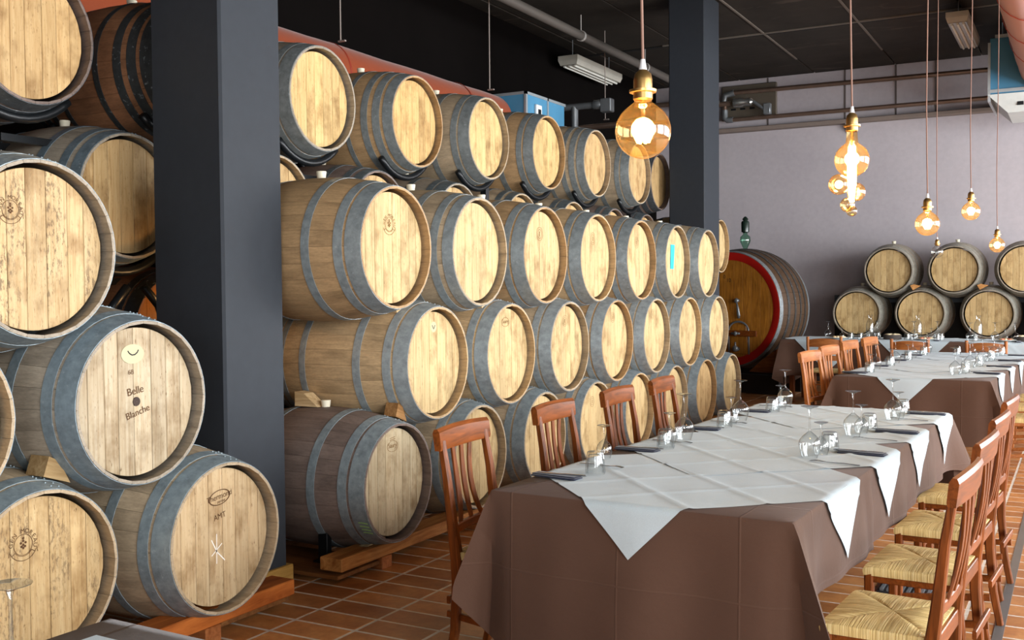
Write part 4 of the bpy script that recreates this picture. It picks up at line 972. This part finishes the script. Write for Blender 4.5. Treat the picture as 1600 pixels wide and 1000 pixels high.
for i, b in enumerate((-1.5, -.5, .5, 1.5)): T_3.overcloth([(-.6, b-.3), (.05, b-.72), (.75, b), (.05, b+.72)] if False else diamond(b, .82, .0), .0025+(i % 2)*.0022, 'white overcloth on the crosswise back table, %s from the cask end' % ORD[i])
T_0 = Table(-1.395, .03, radians(-1.5), .545, 1.55, ZT, {'R': .3, 'L': .3, 'N': .4, 'F': .4}, 'dining table corner at the bottom left of the picture')
T_0.brown('brown tablecloth corner in the bottom left of the picture')
T_0.overcloth([(-.47, .3), (.5, .3), (.5, 1.455), (-.47, 1.455)], .0025, 'white overcloth edge at the bottom left of the picture', (.5,), 'white overcloths')

# ------------------------------------------------------------------ glasses, cutlery, napkins
def shell(prof, th=.0012):
    return prof
def bigglass():
    # upturned: rim on the table
    b = [(.031, .0), (.034, .012), (.040, .032), (.045, .055), (.0455, .064), (.042, .076), (.03, .092), (.014, .106), (.005, .113)]
    m1 = MB(); m1.lathe(b, 28); st = MB(); st.lathe([(.005, .1125), (.0038, .13), (.0036, .17), (.0042, .196), (.007, .207)], 12)
    ft = MB(); ft.lathe([(.0065, .206), (.02, .212), (.036, .2165), (.0365, .218), (.02, .2185), (.001, .219)], 28)
    return [('bowl', m1.mesh('bowl', GLASS, True, 60)), ('stem', st.mesh('stem', GLASS, True)), ('foot', ft.mesh('foot', GLASS, True, 60))]
def smallglass():
    b = [(.026, .0), (.029, .01), (.033, .028), (.0335, .04), (.03, .054), (.02, .068), (.008, .078), (.0042, .083)]
    m1 = MB(); m1.lathe(b, 24); st = MB(); st.lathe([(.0042, .0825), (.0034, .098), (.0036, .124), (.006, .132)], 12)
    ft = MB(); ft.lathe([(.0055, .1315), (.018, .136), (.029, .139), (.0295, .1405), (.001, .141)], 24)
    return [('bowl', m1.mesh('bowl', GLASS, True, 60)), ('stem', st.mesh('stem', GLASS, True)), ('foot', ft.mesh('foot', GLASS, True, 60))]
def tumbler():
    mb = MB(); n = 24; prof = [(.0375, 0), (.0385, .012), (.0355, .05), (.031, .083), (.0285, .0875), (.001, .0875)]
    vs = []; fs = []; m_ = len(prof)
    for i in range(n):
        a = 2*pi*i/n
        for k, (r, z) in enumerate(prof):
            f = 1+(.035 if i % 2 else -.02)*(1 if 0 < k < 4 else .3); vs.append((r*f*cos(a), r*f*sin(a), z))
    for i in range(n):
        j = (i+1) % n
        for k in range(m_-1): fs.append((i*m_+k, j*m_+k, j*m_+k+1, i*m_+k+1))
    mb.add(vs, fs)
    mb.lathe([(.033, .004), (.031, .05), (.027, .074), (.001, .075)], 20)
    return mb.mesh('water_tumbler', GLASS, True, 25)
BIG, SMALL, TUM = bigglass(), smallglass(), tumbler()
def put_glass(kind, T, a, b, label, group, z=None):
    p = T.world(a, b, (T.z if z is None else z)+.0062)
    if kind == 't':
        o = ob('water_tumbler', TUM, None, p); return tag(o, label, 'glass', group)
    t = thing('wine_glass' if kind == 'b' else 'small_wine_glass', label, 'glass', p, 0, group)
    for nm, me in (BIG if kind == 'b' else SMALL): ob(nm, me, t)
    return t
mb = MB(); n = 10; vs = []; fs = []
NP = MB(); NP.box(-.1, .1, -.03, .03, .0, .006, .002); NP.box(-.1, .095, -.022, .03, .0065, .011, .002); nap_me = NP.mesh('napkin', NAVY, True, 40)
KN = MB(); KN.bar([(-.105, 0, .0), (-.02, 0, .0), (.0, .001, 0), (.06, .002, 0), (.1, .0, 0)], [.011, .012, .013, .017, .004], [.006, .005, .0025, .002, .0015], side=(0, 1, 0)); kn_me = KN.mesh('knife', STEEL, True, 30)
FK = MB(); FK.bar([(-.1, 0, .002), (-.03, 0, .004), (.03, 0, .003), (.05, 0, .004), (.07, 0, .006)], [.013, .009, .006, .012, .022], [.003, .003, .003, .002, .002], side=(0, 1, 0))
for q in (-.0085, -.003, .003, .0085): FK.bar([(.07, q, .006), (.085, q, .006), (.105, q, .003)], .003, .0018, side=(0, 1, 0))
fk_me = FK.mesh('fork', STEEL, True, 30)
def flat(nm, me, T, a, b, ang, label, cat, group, dz=0.0):
    o = ob(nm, me, None, T.world(a, b, T.z+.0062+dz), (0, 0, T.rot+ang)); return tag(o, label, cat, group)
def setting(T, tname, sd, i, b, glasses, nap=True, fork=True, ga='glasses on the near table'):
    s = -1 if sd == 'left' else 1
    for kd, a, bb in glasses:
        put_glass(kd, T, a, bb, {'b': 'large upturned wine glass, %s setting on the %s of the %s', 's': 'small upturned wine glass, %s setting on the %s of the %s', 't': 'ribbed water tumbler upside down, %s setting on the %s of the %s'}[kd] % (ORD[i], sd, tname), {'b': 'large wine glasses on the ', 's': 'small wine glasses on the ', 't': 'water tumblers on the '}[kd]+tname)
    if nap:
        na, nb = (s*(T.w-.1), b)
        flat('napkin', nap_me, T, na, nb, .04*((i*7) % 5-2), 'dark navy folded napkin, %s setting on the %s of the %s' % (ORD[i], sd, tname), 'napkin', 'napkins on the '+tname)
        flat('knife', kn_me, T, na-s*.015, nb+.006, (0 if s > 0 else pi)+.05, 'steel knife on the navy napkin, %s setting on the %s of the %s' % (ORD[i], sd, tname), 'knife', 'knives on the '+tname, .013)
    if fork:
        flat('fork', fk_me, T, s*(T.w-.14), b+.3*(-1 if s > 0 else 1)*1.0, (pi if s > 0 else 0)-.12, 'steel fork, %s setting on the %s of the %s' % (ORD[i], sd, tname), 'fork', 'forks on the '+tname, .001)
TN = 'near table'
setting(T_1, TN, 'left', 0, -1.26, [('t', -.346, -1.13), ('s', -.477, -.78)])
setting(T_1, TN, 'left', 1, -.514, [('t', -.355, -.407), ('s', -.40, -.25), ('b', -.375, -.13)])
setting(T_1, TN, 'left', 2, .264, [('t', -.361, .384), ('s', -.378, .54), ('b', -.374, .675)])
setting(T_1, TN, 'left', 3, 1.1, [('t', -.34, 1.134), ('s', -.334, 1.277), ('b', -.358, 1.45)])
setting(T_1, TN, 'right', 0, -.165, [('b', .276, -.368), ('s', .298, -.27), ('t', .308, -.165)])
setting(T_1, TN, 'right', 1, .59, [('b', .287, .36), ('s', .30, .48), ('t', .313, .59)])
setting(T_1, TN, 'right', 2, 1.41, [('b', .333, 1.06), ('s', .339, 1.186), ('t', .336, 1.32)])
T2N = 'second table'
for i, b in enumerate((-1.3, -.5, .3, 1.1)):
    setting(T_2, T2N, 'left', i, b-.1, [('t', -.38, b), ('s', -.41, b+.17), ('b', -.40, b+.33)], True, False)
    setting(T_2, T2N, 'right', i, b+.26, [('b', .27, b+.05), ('s', .31, b+.16), ('t', .31, b+.28)], True, False)
put_glass('t', T_2, -.1, 1.35, 'lone ribbed tumbler in the middle of the far end of the second table', 'water tumblers on the second table')
put_glass('s', T_2, .04, 1.4, 'lone small wine glass in the middle of the far end of the second table', 'small wine glasses on the second table')
put_glass('b', T_0, -.262, 1.12, 'large upturned wine glass at the bottom left picture edge', 'large wine glasses on the foreground table')
# crosswise table: local b runs along world x; +a faces the camera
def carafe():
    mb = MB(); mb.lathe([(.001, 0), (.046, 0), (.048, .01), (.047, .18), (.039, .21), (.023, .24), (.021, .265), (.033, .3)], 24)
    for z in (.06, .08, .1, .12): mb.lathe([(.0472, z), (.0495, z+.004), (.0472, z+.008)], 24)
    return mb.mesh('carafe', GLASS, True, 40)
CAR = carafe()
PL = MB(); PL.lathe([(.001, 0), (.06, 0), (.075, .006), (.125, .018), (.125, .021), (.072, .01), (.001, .008)], 28); pl_me = PL.mesh('plate', plain('white_china', '#e4e4de', .2), True, 40)
def antipasto(x, y, z, k):
    t = tag(ob('plate', pl_me, None, (x, y, z)), 'white plate of food on the crosswise back table, %s' % ['left end', 'middle', 'right end'][k], 'plate', 'plates on the back table')
    for q in range(9):
        a = q*2.4; r = .014*sqrt(q)*1.6; mb = MB(); mb.sphere((0, 0, 0), .026, 8, 6, sc=(1.2, .8, .6))
        o = ob('bread_slice', mb.mesh('bread_slice', plain('food_'+str(k)+str(q % 2), ['#d8b88a', '#c87858', '#cc7a5c'][k] if q % 2 else '#dcc8a0', .8), True), None, (x+r*cos(a), y+r*sin(a), z+.022), (0, 0, a)); tag(o, 'small piece of antipasto on the %s back table plate' % ['left', 'middle', 'right'][k], 'food', 'food on the back plates')
BK = MB()
for k in range(5): BK.lathe([(.1+.004*(k % 2), .012*k), (.108+.004*(k % 2), .012*k+.006), (.1+.004*((k+1) % 2), .012*k+.012)], 26)
BK.lathe([(.001, .002), (.1, .002)], 26)
bk_me = BK.mesh('weave', plain('grey_basket', '#5c5450', .8), True, 30)
z3 = T_3.z+.0062
for k, (a, b) in enumerate(((.05, -1.06), (.05, -.5), (.12, .18))):
    p = T_3.world(a, b, z3); tag(ob('carafe', CAR, None, p), 'clear glass water carafe on the back table, %s barrel' % ['before the left lower', 'before the middle lower', 'before the right lower'][k], 'carafe', 'carafes on the back table')
    p = T_3.world(.2, b+(-.36 if k == 0 else .1 if k == 1 else .3), z3); antipasto(p.x, p.y, p.z, k)
for k, (a, b) in enumerate(((.15, -.78), (.15, .68))):
    p = T_3.world(a, b, z3); t = thing('bread_basket', 'grey woven bread basket on the back table, %s' % ['between left and middle carafe', 'right end'][k], 'basket', p, 0, 'bread baskets'); ob('weave', bk_me, t)
    for q in range(6):
        mb = MB(); mb.sphere((0, 0, 0), .04, 8, 6, sc=(1.3, .8, .6)); o = ob('bread_roll', mb.mesh('bread_roll', plain('bread_crust', '#e0cfa8', .8), True), None, p+Vector((.05*cos(q*1.05), .05*sin(q*1.05), .05)), (0, 0, q)); tag(o, 'pale bread roll in the %s bread basket' % ['left', 'right'][k], 'bread', 'bread rolls in the baskets')
n3 = 0
for b0, ks in ((-1.55, (('b', .15, .0), ('s', .16, .17))), (-1.2, (('t', .12, -.08), ('t', .1, .03))), (-.9, (('t', .05, -.07), ('b', -.1, -.1))), (-.5, (('t', .2, -.1), ('b', -.05, -.06), ('s', .1, .16), ('b', -.15, .2), ('t', .22, .24), ('t', .1, .27))), (.2, (('b', .1, .16), ('s', .12, .27), ('b', .2, .38), ('b', .22, -.1)))):
    for kd, a, db in ks:
        put_glass(kd, T_3, a, b0+db, {'b': 'large upturned wine glass', 's': 'small upturned wine glass', 't': 'ribbed water tumbler'}[kd]+' on the crosswise back table, %s from its cask end' % (ORD[n3] if n3 < 10 else ['eleventh', 'twelfth', 'thirteenth', 'fourteenth', 'fifteenth', 'sixteenth'][n3-10]), 'glasses on the back table'); n3 += 1
for k, b in enumerate((-1.05, -.25, .62, 1.35)):
    flat('napkin', nap_me, T_3, .3, b, 0, 'dark napkin on the crosswise back table, %s from its cask end' % ORD[k], 'napkin', 'napkins on the back table')

# ------------------------------------------------------------------ chairs
# local frame: the seat's front points to +y, the back stands at y = 0, x runs across
def chair_parts(wood, woodx):
    P = []
    W = .185
    def post(sx):
        mb = MB(); mb.bar([(sx*W*.9, -.035, 0), (sx*W*.92, .0, .14), (sx*W*.97, .02, .32), (sx*W, .022, .42), (sx*W, .004, .53), (sx*W*1.0, -.022, .72), (sx*W*.98, -.05, .86)],
                          [.03, .032, .036, .04, .036, .032, .028], [.034, .038, .044, .05, .042, .034, .028], side=(1, 0, 0)); return mb
    for sx in (-1, 1): P.append(('rear_leg', post(sx).mesh('rear_leg', wood, True, 40)))
    for sx in (-1, 1):
        mb = MB(); mb.bar([(sx*.185, .385, 0), (sx*.185, .385, .2), (sx*.185, .385, .44)], [.03, .034, .04], [.03, .034, .04]); P.append(('front_leg', mb.mesh('front_leg', wood, True, 40)))
    # crest rail: a thick slab curved in plan with a shaped top
    mb = MB(); n = 12; vs = []; fs = []
    for i in range(n+1):
        x = -.215+.43*i/n; u = x/.215; bow = -.013*(1-u*u); top = .908+.006*(1-u*u); 
        for (dy, z) in ((-.016, .826), (.012, .826), (.016, .838), (.014, top-.014), (.004, top), (-.012, top-.002), (-.02, top-.016)):
            vs.append((x, -.045+bow+dy-(z-.81)*.1, z))
    m_ = 7
    for i in range(n):
        for k in range(m_): l = (k+1) % m_; fs.append((i*m_+k, i*m_+l, (i+1)*m_+l, (i+1)*m_+k))
    fs += [tuple(range(m_)), tuple(n*m_+k for k in range(m_))[::-1]]
    mb.add(vs, fs); P.append(('crest_rail', mb.mesh('crest_rail', woodx, True, 25)))
    mb = MB(); mb.bar([(-.185, .003, .525), (-.09, -.006, .527), (0, -.009, .528), (.09, -.006, .527), (.185, .003, .525)], .036, .022, side=(0, 0, 1)); P.append(('back_rail', mb.mesh('back_rail', woodx, True, 40)))
    for q, sx in enumerate((-1, 0, 1)):
        pts = []
        for k in range(9):
            f = k/8; z = .528+(.835-.528)*f; x = sx*(.098-.024*f-.03*sin(pi*f**.8)); pts.append((x, -.009-.054*f-.012*sin(pi*f), z))
        mb = MB(); mb.bar(pts, [.022, .026, .03, .032, .032, .03, .028, .026, .026], .011, side=(1, 0, 0)); P.append(('splat', mb.mesh('splat', wood, True, 40)))
    for sx in (-1, 1):
        mb = MB(); mb.bar([(sx*.176, .02, .418), (sx*.186, .385, .418)], .022, .05, side=(1, 0, 0)); P.append(('seat_rail', mb.mesh('seat_rail', woodx, True, 40)))
    mb = MB(); mb.box(-.185, .185, .375, .397, .393, .443, .003); P.append(('seat_rail', mb.mesh('seat_rail', woodx)))
    mb = MB(); mb.box(-.17, .17, .005, .025, .393, .443, .003); P.append(('seat_rail', mb.mesh('seat_rail', woodx)))
    for sx in (-1, 1):
        mb = MB(); mb.bar([(sx*.16, -.04, .2), (sx*.185, .385, .16)], .018, .026, side=(1, 0, 0)); P.append(('stretcher', mb.mesh('stretcher', woodx, True, 40)))
    mb = MB(); mb.bar([(-.155, -.04, .25), (.155, -.04, .25)], .03, .018, side=(0, 0, 1)); P.append(('stretcher', mb.mesh('stretcher', woodx, True, 40)))
    mb = MB(); mb.bar([(-.185, .385, .22), (.185, .385, .22)], .03, .018, side=(0, 0, 1)); P.append(('stretcher', mb.mesh('stretcher', woodx, True, 40)))
    # rush seat: four woven triangles meeting in the middle
    c = Vector((0, .2, 0)); cor = [Vector((-.19, .02, 0)), Vector((.19, .02, 0)), Vector((.205, .405, 0)), Vector((-.205, .405, 0))]
    for q in range(4):
        A, B = cor[q], cor[(q+1) % 4]; mb = MB(); vs = []; fs = []; n1, n2 = 14, 6
        for i in range(n1+1):
            e = A+(B-A)*(i/n1)
            for k in range(n2+1):
                f = k/n2; p = e+(c-e)*f*.998; z = .449+.012*sin(pi*min(f*1.5, 1)*.5)*(1 if f > 0 else 0)-.006*f; z += .0035*sin(i*2.7)*(1-f)*.5
                if f == 0: z = .448
                if q in (0, 2) or True:
                    dm = min(abs((i/n1)-0), abs(1-i/n1)); z -= .004*math.exp(-(dm/.05)**2)
                vs.append((p.x, p.y, z))
            vs.append((e.x+(e.x-c.x)*.015, e.y+(e.y-c.y)*.015, .436)); vs.append((e.x, e.y, .418))
        m_ = n2+3
        for i in range(n1):
            for k in range(n2): fs.append((i*m_+k, (i+1)*m_+k, (i+1)*m_+k+1, i*m_+k+1))
            fs.append((i*m_, i*m_+n2+1, (i+1)*m_+n2+1, (i+1)*m_)); fs.append((i*m_+n2+1, i*m_+n2+2, (i+1)*m_+n2+2, (i+1)*m_+n2+1))
        mb.add(vs, fs); P.append(('rush_panel', mb.mesh('rush_panel', RUSHX if q in (0, 2) else RUSHY, True, 50)))
    return P
def place(parts, name, x, y, ang, label, group, z=0.0, tint=None):
    t = thing(name, label, 'chair', (x, y, z), ang, group)
    if name == 'dining_chair': t.scale = (1, .9, 1.03)
    for nm, me in parts: ob(nm, me, t)
    return t
CH = chair_parts(CHERRY, CHERRYX); CHH = chair_parts(HONEY, HONEYX)
lf = ['nearest cherry wood chair on the left of the near table', 'second cherry wood chair on the left of the near table', 'third cherry wood chair on the left of the near table', 'fourth cherry wood chair on the left of the near table, partly behind glasses']
for i, (y, a) in enumerate(((3.60, .06), (4.43, .03), (5.2, .02), (5.88, .05))): place(CH, 'dining_chair', -2.15, y, -pi/2+a, lf[i], 'left chairs of the near table')
rg = ['nearest rush-seated chair on the right of the near table', 'second rush-seated chair on the right of the near table', 'third rush-seated chair on the right of the near table', 'fourth rush-seated chair on the right of the near table']
for i, y in enumerate((3.37, 4.08, 4.78, 5.5)): place(CH, 'dining_chair', -.345, y, pi/2-.07, rg[i], 'right chairs of the near table').scale = (1, .82, 1.03)
for i, y in enumerate((8.73, 9.57, 10.5, 11.25)): place(CHH, 'dining_chair', [-1.93, -1.95, -1.95, -1.89][i], y, -pi/2-.16, 'honey wood chair on the left of the second table, %s from its near end' % ORD[i], 'left chairs of the second table')
for i, y in enumerate((8.9, 9.7, 10.5)): place(CHH, 'dining_chair', -.2, y, pi/2, 'rush-seated chair on the right of the second table, %s from its near end' % ORD[i], 'right chairs of the second table')
# ladder-back chairs at the crosswise table
def ladder_parts():
    P = []
    for sx in (-1, 1):
        mb = MB(); mb.tube([(sx*.19, -.03, 0), (sx*.19, 0, .42), (sx*.195, -.03, .86)], .018, 10, rs=[.016, .02, .018]); P.append(('rear_leg', mb.mesh('rear_leg', HONEY, True, 50)))
        mb = MB(); mb.tube([(sx*.2, .38, 0), (sx*.2, .38, .44)], .02, 10); P.append(('front_leg', mb.mesh('front_leg', HONEY, True, 50)))
    for z, h in ((.78, .085), (.6, .05)):
        mb = MB(); n = 10; vs = []; fs = []
        for i in range(n+1):
            x = -.19+.38*i/n; u = x/.19; y = -.02-.03*(1-u*u); tp = h/2+.018*(1-u*u)
            vs += [(x, y-.008, z-h/2), (x, y+.008, z-h/2), (x, y+.008, z+tp), (x, y-.008, z+tp)]
        for i in range(n):
            for k in range(4): l = (k+1) % 4; fs.append((i*4+k, i*4+l, i*4+4+l, i*4+4+k))
        fs += [(0, 1, 2, 3), (n*4+3, n*4+2, n*4+1, n*4)]
        mb.add(vs, fs); P.append(('back_slat', mb.mesh('back_slat', HONEYX, True, 40)))
    mb = MB(); mb.box(-.2, .2, 0, .4, .42, .455, .012); P.append(('rush_seat', mb.mesh('rush_seat', RUSHX)))
    for z in (.15, .28):
        mb = MB(); mb.tube([(-.19, 0, z), (.19, 0, z)], .01, 8); mb.tube([(-.2, .38, z), (.2, .38, z)], .01, 8); P.append(('rung', mb.mesh('rung', HONEY, True, 50)))
    return P
LD = ladder_parts()
for i, x in enumerate((-2.72, -1.72, -.92)): place(LD, 'ladder_chair', x, (12.8, 12.55, 12.42)[i], 0, 'round-backed honey wood chair at the crosswise back table, %s from the cask' % ORD[i], 'ladder-back chairs at the back table')
# floor grate under the near table
t = thing('floor_grate', 'grey metal floor grate under the near table', 'grate', (-.69, 5.4, .0))
mb = MB(); mb.box(-.17, .17, -.2, .2, .0, .012); ob('grate_frame', mb.mesh('grate_frame', plain('grate_frame', '#3a3c40', .5, .4)), t)
mb = MB(); mb.box(-.0075, .0075, -.19, .19, .012, .022); gb_me = mb.mesh('grate_bar', plain('grate_bar', '#8b9095', .4, .5))
for k in range(11): ob('grate_bar', gb_me, t, (-.15+k*.03, 0, 0))
